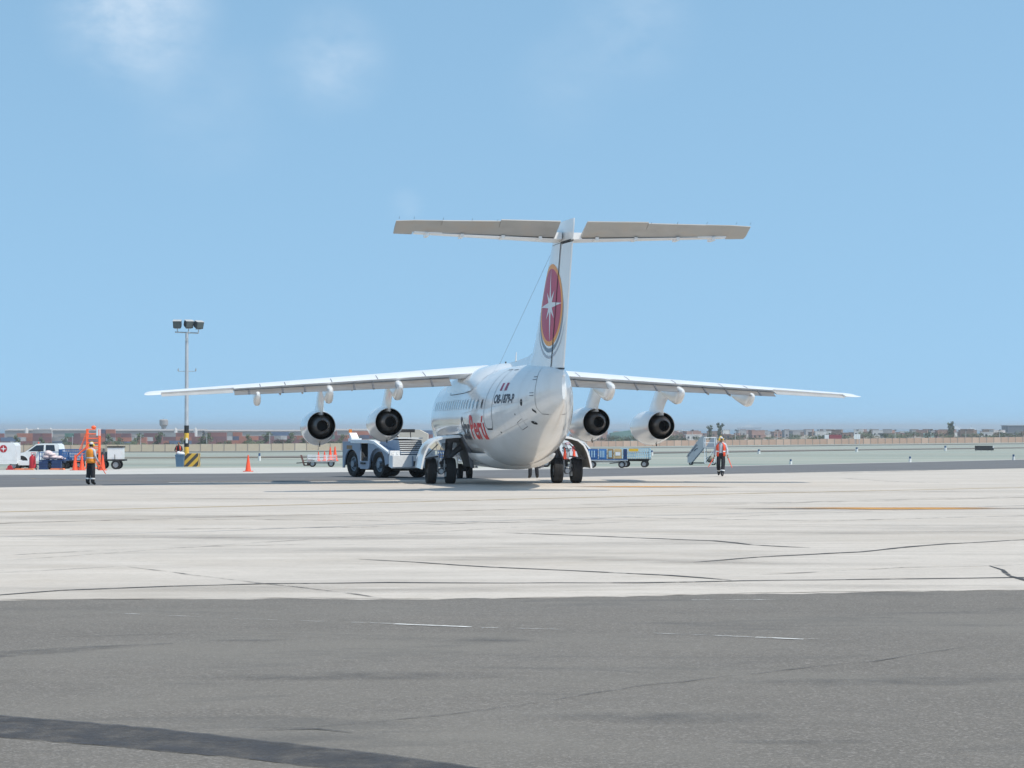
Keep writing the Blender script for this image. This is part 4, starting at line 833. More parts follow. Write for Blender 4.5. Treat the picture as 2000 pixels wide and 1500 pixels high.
        for fi, ln in enumerate((.066, .076, .072, .058)):
            b0 = wv+d*.09+fwd*(.031-.0205*fi); b1 = b0+d*ln*.5+nn*.010; b2 = b1+d*ln*.32+nn*.028; bod.cyl(b0, b1, .0095, .009, 6, 2); bod.cyl(b1, b2, .009, .0075, 6, 2)
        t0 = wv+d*.03+fwd*.03; t1 = t0+d*.035+fwd*.03+nn*.01; t2 = t1+d*.032+fwd*.006+nn*.014; bod.cyl(t0, t1, .012, .0105, 6, 2); bod.cyl(t1, t2, .0105, .0085, 6, 2)
    k = H/1.75
    root = thing('person', label, 'person', loc, rz, group); root.scale = (k, k, k)
    body = bod.build('body', [shirt or m_shirt, m_trous, m_skin, m_shoe, m_redp, m_hair], root, 60)
    hb = MB(); hb.ell((0, -.012, .028), (.083, .098, .104), 16, 10); hb.v = [(x, y if y < .055 else .055+(y-.055)*.3, max(z, -.02 if y > .0 else -.06)) for x, y, z in hb.v]
    if cap:
        hb2 = MB(); hb2.add(hb.v, hb.f, 0); cb = MB(); cb.ell((0, -.005, .055), (.09, .107, .085), 16, 10); cb.v = [(x, y, max(z, .045)) for x, y, z in cb.v]; cb.prism([(-.07, .08), (.07, .08), (.05, .18), (-.05, .18)], .045, .06, 0, 'z')
        cb.v = [RH @ Vector(v) for v in cb.v]; cb.build('cap', m_cap, root, 50)
    hb.v = [RH @ Vector(v) for v in hb.v]; hb.build('hair', m_hair, root, 60)
    if muffs:
        b = MB()
        for sx in (-1, 1): b.cyl((sx*.078, 0, 0), (sx*.122, 0, 0), .05, .045, 14)
        pts = [(.10*math.cos(t), 0, .02+.135*math.sin(t)) for t in [math.pi*i/10 for i in range(11)]]; b.tube(pts, .010, 6); b.v = [RH @ Vector(v) for v in b.v]; b.build('ear_defenders', m_muff, root, 50)
    if vest:
        ch, wa, pe, nb = (Vector(j[q]) for q in ('chest', 'waist', 'pel', 'nb')); secs = []
        open_ = math.pi*.16
        for c, hw, hd_ in ((pe+Vector((0, 0, -.05)), .215, .165), (pe+Vector((0, 0, .06)), .205, .158), (wa.lerp(ch, .2), .20, .15), (wa.lerp(ch, .7), .215, .162), (ch+Vector((0, 0, .04)), .222, .165), (nb+Vector((0, 0, -.04)), .20, .13), (nb+Vector((0, 0, .03)), .115, .095)):
            secs.append([(c.x+hw*math.sin(t), c.y+hd_*math.cos(t), c.z) for t in [open_+(2*math.pi-2*open_)*i/26 for i in range(27)]])
        v = MB().loft(secs, closed=False, caps=False).build('vest', vest, root, 60); sm = v.modifiers.new('thick', 'SOLIDIFY'); sm.thickness = .012
        for q in (3,):
            tb = MB(); tb.loft([[(x*1.012, y*1.012, z+dz) for x, y, z in secs[2]] for dz in (-.03, .03)], closed=False, caps=False); tb.build('vest_tape', m_refl, v, 60)
    if tape:
        for a, kk in (('aL', 'kL'), ('aR', 'kR')):
            A, B = Vector(j[a]), Vector(j[kk]); c0 = A.lerp(B, .34); c1 = A.lerp(B, .47); MB().cyl(c0, c1, .096, .10, 14, cap=False).build('trouser_tape', m_refl, root, 60)
    for sd, dirv in wands:
        wv = Vector(j['w'+sd]); d = (wv-Vector(j['e'+sd])).normalized(); o = wv+d*.10; dv = Vector(dirv).normalized()
        if True:
            b = MB().cyl(o-dv*.1, o+dv*.06, .018, .018, 8, 1).cyl(o+dv*.06, o+dv*.5, .024, .016, 10, 0); b.build('signal_wand', [m_wand, m_black], root, 50)
    return root
# the marshaller by the taxi lane: back to us, turned towards the aircraft
person('marshaller in amber vest and yellow ear defenders with his back turned and a wand', at(178, 947), R(-32), 1.52,
       dict(kL=(-.12, .0, .5), aL=(-.14, -.05, .1), tL=(-.16, .11, .04), kR=(.12, .0, .5), aR=(.13, -.03, .1), tR=(.15, .13, .04), eR=(.27, -.02, 1.16), wR=(.26, .16, .95), eL=(-.25, -.06, 1.16), wL=(-.22, .10, .95), head=(0, .04, 1.63)),
       vest=m_vesty, wands=(('R', (.25, .45, -.8)),), head_yaw=.4)
# the wand man walking towards us
person('ramp worker striding with an orange vest open over a grey shirt and an orange wand', at(1408, 930.5), R(172), 1.72,
       dict(kL=(-.10, .13, .52), aL=(-.06, .20, .10), tL=(-.07, .36, .05), kR=(.12, .05, .52), aR=(.10, -.30, .17), tR=(.12, -.20, .05), eR=(.27, -.10, 1.16), wR=(.30, .0, .93), eL=(-.28, .03, 1.16), wL=(-.30, .14, .95), head=(0, .03, 1.64)),
       vest=mat('vest_red_orange', (.78, .085, .03), .6, var=.12, vscale=6, bump=.3, bscale=14), wands=(('L', (-.35, .15, -.9)), ('R', (.5, .2, -.85))), head_yaw=R(45))
# the man behind the bin
person('man in dark jacket and red-orange vest standing behind the rubbish bin', at(347, 911)+Vector((0, .55, 0)), R(165), 1.62,
       dict(eR=(.30, .04, 1.16), wR=(.14, .27, 1.10), eL=(-.30, .05, 1.16), wL=(-.12, .28, 1.08)), shirt=m_dsh, vest=mat('vest_red', (.62, .06, .03), .6, var=.1), cap=False, muffs=False, head_yaw=.3)
# the worker on the far side of the aircraft: only his legs show under the belly
person('worker in dark trousers standing beyond the aircraft belly with only legs visible', at(1042, 934.3), R(20), 1.74, dict(aL=(-.16, -.02, .1), kL=(-.14, .02, .5), tL=(-.18, .12, .04), aR=(.15, -.04, .1), kR=(.13, 0, .5), tR=(.19, .1, .04)), vest=m_vest, tape=False)

# ------------------------------------------------------------------ tow tractor
TP = at(722, 932.6)+Vector((.75, 1.1, 0)); TP.z = gz(TP.x, TP.y)
tug = thing('tow_tractor', 'low grey and white aircraft tow tractor with louvred front grille', 'tow tractor', TP, R(212))
m_tg = mat('tug_grey', (.24, .315, .42), .4, var=.06, vscale=2, coat=.2, dirt=(.22, .22, .23, .4), dscale=3); m_tw = mat('tug_white', (.80, .83, .86), .35, var=.05, vscale=2, coat=.3, dirt=(.5, .48, .45, .3), dscale=3); m_td = mat('tug_dark', (.02, .02, .022), .6, var=.2)
def arch(y, r, z, n=12, a0=0, a1=180): return [(y+r*math.cos(R(a0+(a1-a0)*i/n)), z+r*math.sin(R(a0+(a1-a0)*i/n))) for i in range(n+1)]
Wt = 1.12
for s in (-1, 1):
    a, c = (s*(Wt-.06), s*Wt)
    MB().prism([(-2.15, .38), (-2.03, .38)]+arch(-1.33, .64, .55)[::-1]+[(-.66, .42), (-.52, .42), (-.52, 1.46), (-2.15, 1.46)], min(a, c), max(a, c)).build('rear_side_panel', m_tg, tug, 30)
    MB().prism([(.20, .36), (.30, .42)]+arch(1.02, .70, .55)[::-1]+[(1.74, .55), (2.02, .62), (2.02, 1.02), (.72, 1.42), (.20, 1.46)], min(a, c), max(a, c)).build('front_side_panel', m_tg, tug, 30)
    MB().prism([(-.52, .36), (.20, .36), (.20, .70), (-.52, .70)], min(a, c), max(a, c)).build('door_sill', m_tg, tug, 30)
    MB().box(s*(Wt+.0) if s > 0 else s*(Wt+.05), s*(Wt+.05) if s > 0 else s*Wt, -.40, -.02, .56, .64).build('step', m_td, tug, 0)
    MB().box(s*.55 if s > 0 else -1.0, 1.0 if s > 0 else -.55, -.02, .10, 1.04, 1.42).build('seat_back', m_tw, tug, 0)
    MB().box(s*.3 if s > 0 else -.98, .98 if s > 0 else -.3, -.5, .16, .702, .86).build('seat_base', m_td, tug, 0)
    for y, r in ((-1.33, .56), (1.02, .56)):
        w = wheel_mb((s*.86, y, r), r, .42, .30, 'x').build('wheel', [m_tyre, mat('tug_rim', (.20, .25, .30), .45, metal=.2, var=.1)], tug, 40)
        b = MB(); b.cyl((s*.88, y, r), (s*1.07, y, r), .15, .14, 16); b.build('hub', MATS['tug_rim'], w, 40)
MB().box(-1.04, 1.04, -2.1, 1.9, .50, .62).box(-.62, .62, -2.08, 1.9, .3, .5).box(-1.04, 1.04, -.5, .18, .62, .70).box(-1.05, 1.05, -2.1, -2.0, .62, 1.44).box(-1.05, 1.05, .18, .24, .62, 1.3).build('chassis', m_td, tug, 0)
MB().box(-1.125, 1.125, -2.16, -1.40, 1.463, 1.52).build('rear_deck', m_tg, tug, 0)
MB().box(1.0, 1.125, -1.40, .25, 1.463, 1.60).box(-1.125, -1.0, -1.40, .25, 1.463, 1.60).box(-1.0, 1.0, -1.40, -1.28, 1.463, 1.60).build('cab_rail', m_tw, tug, 0)
b = MB()
for s in (-1, 1): b.loft([[(s*1.0, .25, 1.463), (s*1.125, .25, 1.463), (s*1.125, .25, 1.60), (s*1.0, .25, 1.60)], [(s*1.0, .74, 1.425), (s*1.125, .74, 1.425), (s*1.125, .74, 1.55), (s*1.0, .74, 1.55)], [(s*1.0, 2.03, 1.025), (s*1.125, 2.03, 1.025), (s*1.125, 2.03, 1.09), (s*1.0, 2.03, 1.09)]])
b.build('fender_rail', m_tw, tug, 0)
b = MB(); b.loft([[(-.98, y, z0), (.98, y, z0), (.98, y, z1), (-.98, y, z1)] for y, z0, z1 in ((.26, .7, 1.36), (.74, .7, 1.34), (2.0, .7, 1.0))]); b.build('fender_deck', m_tg, tug, 0)
hood = MB().prism([(.25, 1.0), (2.06, .98), (2.06, 1.03), (1.86, 1.60), (.25, 1.66)], -.56, .56).build('hood', m_tg, tug, 0)
MB().box(-.6, .6, .25, 1.9, 1.655, 1.70).build('hood_lid', m_tw, tug, 0)
for k in range(7):
    z = 1.03+.085*k; y = 2.07-.2*(z-1.03)/.57
    MB().loft([[(-.57, y+.005, z), (.57, y+.005, z), (.57, y+.05, z+.005), (-.57, y+.05, z+.005)], [(-.57, y-.01, z+.022), (.57, y-.01, z+.022), (.57, y+.04, z+.027), (-.57, y+.04, z+.027)]]).build('louvre', m_tw, tug, 0)
b = MB(); b.loft([[(-.55, 2.068, 1.0), (.55, 2.068, 1.0), (.55, 2.05, 1.0), (-.55, 2.05, 1.0)], [(-.55, 1.868, 1.6), (.55, 1.868, 1.6), (.55, 1.85, 1.6), (-.55, 1.85, 1.6)]]); b.build('radiator_grille', m_td, tug, 0)
MB().prism([(2.05, .50), (2.35, .42), (2.40, .48), (2.40, .95), (2.05, .97)], -1.12, 1.12).build('front_bumper', m_tw, tug, 0)  # white bumper: the front's sunlit brightness is put into the paint colour
m_hl = mat('headlamp_glass', (.75, .77, .78), .1, var=.03, coat=.5)
for s in (-1, 1):
    MB().box(s*.62 if s > 0 else -1.08, 1.08 if s > 0 else -.62, 1.9, 2.10, .972, 1.16).build('headlight_box', m_tw, tug, 0)
    for dx in (.73, .95): MB().cyl((s*dx, 2.10, 1.066), (s*dx, 2.125, 1.066), .075, .065, 14).build('headlight', m_hl, tug, 30)
    MB().box(s*.18-.025, s*.18+.025, 2.401, 2.44, .5, .93).build('bumper_rib', m_tg, tug, 0)
MB().cyl((0, 2.4, .6), (0, 2.6, .6), .05, .05, 10).box(-.14, .14, 2.4, 2.46, .5, .72).build('tow_hitch', m_td, tug, 0)
MB().box(.45, .95, -1.95, -1.65, 1.521, 1.66).loft([[(.55, -1.9, 1.66), (.9, -1.9, 1.66), (.9, -1.7, 1.66), (.55, -1.7, 1.66)], [(.55, -1.98, 1.90), (.9, -1.98, 1.90), (.9, -1.93, 1.90), (.55, -1.93, 1.90)]]).build('rear_seat', m_tw, tug, 0)
MB().box(.75, .9, -2.0, -1.98, 1.9, 2.05).build('warning_lamp', mat('amber_lamp', (.6, .2, .04), .3), tug, 0)
MB().box(1.121, 1.126, -1.75, -1.25, 1.20, 1.36).build('data_plate', mat('brass_plate', (.22, .13, .06), .4, metal=.3), tug, 0)
b = MB().tube([(-.75, .6, 1.6), (-.75, .55, 1.95), (-.35, .5, 2.0)], .02, 6).box(-.95, -.25, .42, .6, 1.92, 2.06); b.build('mirror', m_td, tug, 0)
MB().tube([(.35, .05, 1.3), (.3, -.02, 1.55)], .02, 6).lathe([(1.55, .17), (1.57, .19), (1.59, .17)], (.3, -.02, 0), n=16).build('steering_wheel', m_td, tug, 30)
# driver
d0 = TP+Matrix.Rotation(R(212), 3, 'Z') @ Vector((-.45, -.12, 0))
person('tow tractor driver in orange shirt and white cap seated behind the hood', Vector((d0.x, d0.y, TP.z+.16)), R(212), 1.66,
       dict(hL=(-.10, .05, .93), kL=(-.13, .46, .96), aL=(-.13, .62, .58), tL=(-.13, .78, .52), hR=(.10, .05, .93), kR=(.13, .46, .96), aR=(.13, .62, .58), tR=(.13, .78, .52), eR=(.28, .15, 1.18), wR=(.16, .38, 1.16), eL=(-.28, .15, 1.18), wL=(-.16, .38, 1.16)), shirt=m_pink, vest=None, muffs=False, tape=False)

# ------------------------------------------------------------------ carts and left-hand equipment
def wheels(par, pts, r=.22, w=.14):
    for p in pts: wheel_mb((p[0], p[1], r), r, w, r*.55, 'y', n=18).build('wheel', [m_tyre, m_rim], par, 40)
def railcart(label, loc, rz, Lc, Wc, m_frame, bed=.5, top=1.1, pitch=.22, rows=3, group=None, name='baggage_cart', sides=(1, 1, 1, 1), m_bed=None):
    t = thing(name, label, 'cart', loc, rz, group)
    MB().box(-Lc/2, Lc/2, -Wc/2, Wc/2, bed-.06, bed).box(-Lc/2+.1, Lc/2-.1, -.3, .3, bed-.16, bed-.06).build('bed', m_bed or m_steel, t, 0)
    def side(a, c, nm):
        a = Vector(a); c = Vector(c); n = max(2, int((c-a).length/pitch)); b_ = MB()
        for i in range(n+1): q = a.lerp(c, i/n); b_.box(q.x-.018, q.x+.018, q.y-.018, q.y+.018, bed, top)
        for k in range(1, rows+1):
            z = bed+(top-bed)*k/rows-.02; u = (c-a).normalized()*.02; b_.box(min(a.x, c.x)-.02, max(a.x, c.x)+.02, min(a.y, c.y)-.022, max(a.y, c.y)+.022, z-.02, z+.02)
        b_.build(nm, m_frame, t, 0)
    x, y = Lc/2-.03, Wc/2-.03
    if sides[0]: side((-x, -y, 0), (x, -y, 0), 'side_rail')
    if sides[1]: side((-x, y, 0), (x, y, 0), 'side_rail')
    if sides[2]: side((-x, -y, 0), (-x, y, 0), 'end_rail')
    if sides[3]: side((x, -y, 0), (x, y, 0), 'end_rail')
    wheels(t, [(sx*(Lc/2-.35), sy*(Wc/2-.1)) for sx in (-1, 1) for sy in (-1, 1)])
    MB().cyl((-Lc/2, 0, .3), (-Lc/2-.7, 0, .25), .03, .03, 6).build('drawbar', m_td, t)
    return t
def crate(label, loc, rz, sx, sy, sz, m, slat=True, group=None, name='crate'):
    t = thing(name, label, 'crate', loc, rz, group)
    MB().box(-sx/2+.015, sx/2-.015, -sy/2+.015, sy/2-.015, 0, sz).build('body', m, t, 0)
    if slat:
        for k in range(3): MB().box(-sx/2, sx/2, -sy/2, sy/2, sz*(k+.15)/3, sz*(k+.75)/3).build('slat', m, t, 0)
    return t
# right: crates on a flat cart, barred cart behind
P = atd(1186, 126.5); c1 = railcart('low flat baggage cart loaded with blue and tan crates', P, R(-4), 2.5, 1.3, m_blue, .5, .56, rows=1, name='flat_cart')
zb = P.z+.502
for dx, sx, m, lab in ((-.88, .62, m_blue, 'mid blue plastic crate at the end of the flat cart'), (-.28, .48, mat('crate_blue', (.05, .18, .42), .5, var=.15), 'bright blue crate second along the flat cart'), (.20, .36, mat('crate_tan_dark', (.30, .2, .09), .6, var=.2), 'small brown crate between blue and tan crates'), (.66, .46, mat('crate_tan', (.55, .40, .2), .6, var=.15), 'tan cardboard crate with pale label on the flat cart'), (1.10, .24, m_navyb, 'narrow navy crate at the hitch end of the flat cart')):
    t = crate(lab, (P.x+dx*math.cos(R(-4)), P.y+dx*math.sin(R(-4)), zb+.063), R(-4), sx, 1.0, .60, m)
    if 'label' in lab: MB().box(-.15, .15, -.512, -.503, .2, .42).build('paper_label', m_paintw, t, 0)
    if 'blue' in lab:
        for k in range(3): MB().box(-sx/2+.08+k*(sx-.16)/3, -sx/2+.13+k*(sx-.16)/3, -.512, -.503, .1, .5).build('rib', m_lblue, t, 0)
railcart('pale blue barred baggage cart with yellow plate', atd(1241, 131), R(-8), 1.9, 1.4, m_lblue, .55, 1.22, .14, 4, m_bed=m_black)
o = MB().box(-.3, .3, -.015, .015, 0, .18).build('notice_board', m_ysafe, None, 0, loc=Vector((atd(1236, 131).x, 131-.74, atd(1236, 131).z+1.02)), rz=R(-8)); tag(o, 'yellow plate hung on the side of the pale blue cart', 'sign')
railcart('empty white-railed flat trolley beneath the aircraft belly', atd(1092, 123), R(3), 3.2, 1.2, m_tw, .55, .95, .9, 2, sides=(0, 1, 1, 0), name='flat_trolley', m_bed=m_black)
for px in (1103, 1121): p = atd(px, 123); cone(Vector((p.x, p.y-.1, p.z+.552)), 'orange traffic cone standing on the trolley beside the right main gear', 'cones on the trolley under the belly', .72)
railcart('blue barred baggage cart seen between the left main wheels', atd(893, 124), R(2), 2.4, 1.3, m_blue, .5, 1.05, .12, 3, name='baggage_cart')
# van with the airline's lettering
P = atd(1105, 133); van = thing('van', 'white van with airline lettering on its side behind the right main gear', 'van', P, 0)
b = MB(); b.loft([[(x, -.85+.0*x, z) for x, z in ((-2.1, .4), (2.0, .4), (2.1, .9), (1.75, 1.0), (1.2, 1.62), (1.0, 1.7), (-1.95, 1.7), (-2.1, 1.55))], [(x, .85, z) for x, z in ((-2.1, .4), (2.0, .4), (2.1, .9), (1.75, 1.0), (1.2, 1.62), (1.0, 1.7), (-1.95, 1.7), (-2.1, 1.55))]]); b.build('body', m_paintw, van, 30)
wheels(van, [(sx*1.3, sy*.78) for sx in (-1, 1) for sy in (-1, 1)], .32, .2)
MB().prism([(.55, 1.05), (1.55, 1.05), (1.15, 1.55), (.55, 1.55)], -.856, -.852, ax='y').build('window', m_win, van, 0)
def flat_text(name, txt, m, par, x0, x1, z0, z1, y, bold=.02):
    uv, fs = textmesh(txt, 1, 0, bold); bb_ = MB(); bb_.add([(x0+(x1-x0)*u, y, z0+(z1-z0)*v) for u, v in uv], fs); return bb_.build(name, m, par, 0, fix=False)
flat_text('airline_lettering', 'Star', m_nav, van, -.25, .35, 1.02, 1.32, -.858); flat_text('airline_lettering', 'Perú', m_red, van, .38, .98, 1.02, 1.36, -.858)
MB().tube([(.1+.16*math.cos(t), -.858, 1.52+.06*math.sin(t)) for t in [2*math.pi*i/14 for i in range(15)]], .012, 4).build('roundel', m_red, van, 0)
# passenger stairs
P = atd(1371, 150); st = thing('boarding_stairs', 'small grey mobile boarding stairs with lettered side panel', 'boarding stairs', P, R(-12))
m_stg = mat('stairs_grey', (.31, .35, .39), .45, var=.08, vscale=2)
k = 150/F
for s in (-1, 1):
    y = s*.5
    MB().prism([(-1.0, .18), (-.72, .18), (.18, 1.28), (.18, 2.02), (-.08, 2.02), (-1.0, .78)], y-.025, y+.025, ax='y').build('side_panel', m_stg, st, 0)
    MB().tube([(.2, y, 1.28), (.2, y, 2.0), (.98, y, 2.0), (.98, y, 1.28)], .025, 6).tube([(.2, y, 1.62), (.98, y, 1.62)], .02, 6).build('platform_rail', m_tw, st)
    MB().tube([(.25, y, .15), (.25, y, 1.22)], .03, 6).tube([(.95, y, .15), (.95, y, 1.22)], .03, 6).tube([(.25, y, .15), (.95, y, .15)], .03, 6).tube([(.25, y, .2), (.95, y, 1.2)], .02, 6).build('leg_frame', m_tw, st)
    MB().tube([(-.1, y, 2.0), (.2, y, 2.12)], .025, 6).build('handrail', m_stg, st)
for i in range(7): x = -.85+.15*i; z = .26+.155*i; MB().box(x, x+.2, -.47, .47, z, z+.035).build('step', m_stg, st, 0)
MB().prism([(.22, 1.28), (.95, 1.28), (.95, 1.95), (.62, 1.95)], .46, .49, ax='y').build('platform_panel', m_stg, st, 0)
MB().box(.15, 1.0, -.5, .5, 1.2, 1.26).build('platform', m_stg, st, 0)
MB().ell((.6, 0, .42), (.28, .3, .24)).build('canvas_cover', mat('canvas_brown', (.22, .2, .16), .9, var=.2, vscale=6), st, 60)
MB().box(-.9, .95, -.42, .42, .12, .19).build('base_frame', m_td, st, 0)
for sx in (-.8, .85): 
    for sy in (-.4, .4): wheel_mb((sx, sy, .12), .12, .08, .06, 'y', n=14).build('wheel', [m_black, m_steel], st)
uv, fs = textmesh('DELTA AIRWAYS', 1, 0, .03)
an = math.atan2(1.10, .90); ca, sa = math.cos(an), math.sin(an)
b = MB(); b.add([(-.86+(1.15*u)*ca-(.13*(v)+.16)*sa, -.529, .46+(1.15*u)*sa+(.13*(v)+.16)*ca) for u, v in uv], fs); b.build('panel_lettering', m_nav, st, 0, fix=False)
b = MB(); b.tube([(-.52, -.53, 1.02), (-.42, -.53, 1.16), (-.25, -.53, 1.24), (-.3, -.53, 1.2)], .025, 5); b.build('panel_logo', m_nav, st, 0)
# trolley with cones, left of the tractor
P = atd(629, 134); railcart('grey flat trolley with white rails carrying orange cones behind the tractor', P, R(4), 1.9, 1.1, m_tw, .38, .78, .6, 4, name='flat_trolley', sides=(1, 1, 1, 1))
for dx, h in ((-.22, .62), (.18, .66), (.55, .92), (.86, .95)): cone(Vector((P.x+dx, P.y-.1, P.z+.382)), 'orange traffic cone carried on the white-railed trolley behind the tractor', 'cones on the trolley behind the tractor', h)
b = MB().tube([(-1.15, -.3, .1), (-1.35, -.3, .75)], .03, 6).tube([(-1.15, .3, .1), (-1.35, .3, .75)], .03, 6).tube([(-1.35, -.3, .75), (-1.35, .3, .75)], .03, 6).tube([(-1.15, -.3, .1), (-.6, -.3, .12)], .03, 6).tube([(-1.15, .3, .1), (-.6, .3, .12)], .03, 6).box(-.95, -.6, -.25, .25, .14, .5).tube([(-1.25, -.3, .4), (-.95, -.25, .45)], .02, 6)
o = b.build('hand_truck', mat('hand_truck_brown', (.16, .06, .05), .5, var=.2), None, 0, loc=P); tag(o, 'rusty brown hand truck leaning at the end of the white-railed trolley', 'hand truck')
# pickup
P = atd(92, 128); pk = thing('pickup_truck', 'white double-cab pickup truck parked behind the baggage cart', 'pickup', P, 0)
sc = 1.0
prof = [(-2.25, .42), (-2.25, .78), (-2.12, .86), (-1.35, .95), (-1.18, .98), (-.52, 1.46), (-.35, 1.50), (.78, 1.50), (.90, 1.42), (.98, .98), (2.35, .98), (2.35, .45)]
def cabw(z): return .83 if z < .95 else .83-.13*(z-.95)/.55
b = MB(); n = len(prof); vs = [(x, -cabw(z), z) for x, z in prof]+[(x, cabw(z), z) for x, z in prof]
b.add(vs, [tuple(range(n)), tuple(range(2*n-1, n-1, -1))]+[(i, (i+1) % n, n+(i+1) % n, n+i) for i in range(n)]); b.build('body', m_paintw, pk, 30)
for poly in ([(-.98, 1.03), (-.48, 1.40), (-.02, 1.42), (-.02, 1.03)], [(.10, 1.03), (.10, 1.42), (.62, 1.42), (.70, 1.03)]):
    b = MB(); b.add([(x, -cabw(z)-.006, z) for x, z in poly], [tuple(range(4))]); b.build('side_window', m_win, pk, 0, fix=False)
b = MB(); b.add([(-1.12, -.72, 1.02), (-1.12, .72, 1.02), (-.60, .66, 1.41), (-.60, -.66, 1.41)], [(0, 1, 2, 3)]); b.v = [(x-.02, y, z+.02) for x, y, z in b.v]; b.build('windscreen', m_win, pk, 0, fix=False)
for x in (-1.38, 1.42):
    for s in (-1, 1):
        wheel_mb((x, s*.72, .33), .33, .22, .19, 'y', n=24).build('wheel', [m_tyre, m_rim], pk, 40)
        MB().prism([(x+.40*math.cos(R(a)), .36+.40*math.sin(R(a))) for a in range(-10, 191, 10)], s*.834 if s > 0 else -.838, .838 if s > 0 else -.834, ax='y').build('wheel_arch', m_black, pk, 0)
for sx in (-.05,): b = MB().box(sx, sx+.02, -.838, -.834, .5, 1.0); b.build('door_seam', m_line, pk, 0)
MB().box(-2.30, -2.2, -.8, .8, .40, .58).build('bumper', m_steel, pk, 0); MB().box(-2.262, -2.2, -.8, -.45, .66, .8).build('headlight', m_hl, pk, 0)
MB().box(-.32, -.22, -.95, -.8, 1.02, 1.14).build('mirror', m_black, pk, 0); MB().lathe([(1.5, .05), (1.58, .045), (1.6, 0)], (-.5, -.1, 0), n=10).build('beacon', m_corange, pk)
# ground power unit at the frame edge
P = atd(6, 116); gp = thing('power_unit', 'white ground power cart with a round red cross emblem on its housing', 'power unit', P, 0)
b = MB().prism([(-1.5, .55), (.86, .55), (.86, 1.36), (.72, 1.52), (-1.5, 1.52)], -.6, .6, ax='y'); b.build('housing', m_paintw, gp, 0)
MB().box(-1.5, .95, -.62, .62, .32, .54).box(.95, 1.7, -.35, .35, .25, .5).build('chassis', m_paintw, gp, 0)
MB().lathe([(-.61, .0), (-.61, .21)], (.18, 0, 1.18), 'y', 24).build('emblem_disc', m_redp, gp, 0)
b = MB().add([(.18+r*math.cos(R(a)), -.615, 1.18+r*math.sin(R(a))) for a, r in ((0, .19), (45, .05), (90, .19), (135, .05), (180, .19), (225, .05), (270, .19), (315, .05))], [tuple(range(8))]); b.build('emblem_cross', m_sil, gp, 0, fix=False)
wheels(gp, [(-.9, -.5), (-.9, .5), (.75, -.5), (.75, .5)], .24, .16)
o = MB().cyl((0, -.08, .13), (0, .08, .13), .13, .13, 16).box(-.2, .2, -.1, .1, .0, .08).build('cable_reel', m_redp, None, 30, loc=atd(20, 114.5)); tag(o, 'small red cable reel on the ground before the power unit', 'cable reel')
# extinguisher
P = atd(64, 114.5); fe = thing('fire_extinguisher', 'tall red wheeled fire extinguisher in front of the pickup', 'fire extinguisher', P)
MB().lathe([(.08, .0), (.08, .15), (.12, .18), (.66, .18), (.76, .13), (.80, .05), (.86, .05), (.86, 0)], n=20).build('cylinder', m_redp, fe); MB().tube([(0, -.02, .84), (.12, -.1, .9), (.2, -.2, .6), (.15, -.2, .3)], .018, 6).build('hose', m_black, fe)
for s in (-1, 1): wheel_mb((s*.2, .08, .13), .13, .06, .07, n=16).build('wheel', [m_tyre, m_rim], fe)
MB().tube([(-.12, .15, .2), (-.12, .2, .95), (.12, .2, .95), (.12, .15, .2)], .015, 6).build('handle', m_redp, fe)
# blue cart with sacks
P = atd(106, 117); c2 = railcart('dark blue baggage cart heaped with white sacks', P, R(-2), 1.45, 1.1, m_blue, .55, 1.0, .35, 2, m_bed=m_navyb, sides=(0, 1, 1, 1))
m_sack = mat('pale_sack', (.62, .52, .52), .8, var=.15, vscale=5, bump=.6, bscale=8)
for i, (dx, dz, sx, sz) in enumerate(((-.38, .15, .28, .16), (-.3, .36, .24, .15), (.02, .13, .26, .14), (-.1, .28, .22, .12), (.35, .10, .26, .11), (.55, .06, .16, .08))):
    b = MB().ell((0, 0, 0), (sx, .33, sz), 14, 10); b.v = [(x*(1+.1*math.sin(9*y+i)), y, z*(1+.12*math.sin(7*x+2*i))) for x, y, z in b.v]
    o = b.build('sack', m_sack, None, 60, loc=(P.x+dx, P.y-.1, P.z+.56+dz)); tag(o, 'lumpy pale sack heaped on the dark blue cart', 'sack', 'sacks on the dark blue cart')
for dx, w in ((-.42, .48), (.32, .55)): crate('dark navy crate standing on the ground under the sack cart', (P.x+dx, P.y-.75, P.z), 0, w, .3, .48, m_navyb, group='navy crates by the sack cart')
for px, d, rz in ((38, 114, .1), (57, 114, -.1), (108, 114.5, .1), (119, 114.5, -.5)):
    o = MB().prism([(-.3, 0), (.3, 0), (.22, .09), (-.22, .09)], -.08, .08, ax='y').build('wheel_chock', mat('chock_orange', (.7, .2, .08), .6, var=.15), None, 0, loc=atd(px, d), rz=rz); tag(o, 'low orange wheel chock lying on the ground among the carts', 'wheel chock', 'wheel chocks on the ground')
railcart('blue barred baggage cart between the sack cart and the orange stand', atd(143, 121), R(2), 1.5, 1.2, m_blue, .5, 1.15, .13, 4, m_bed=m_black)
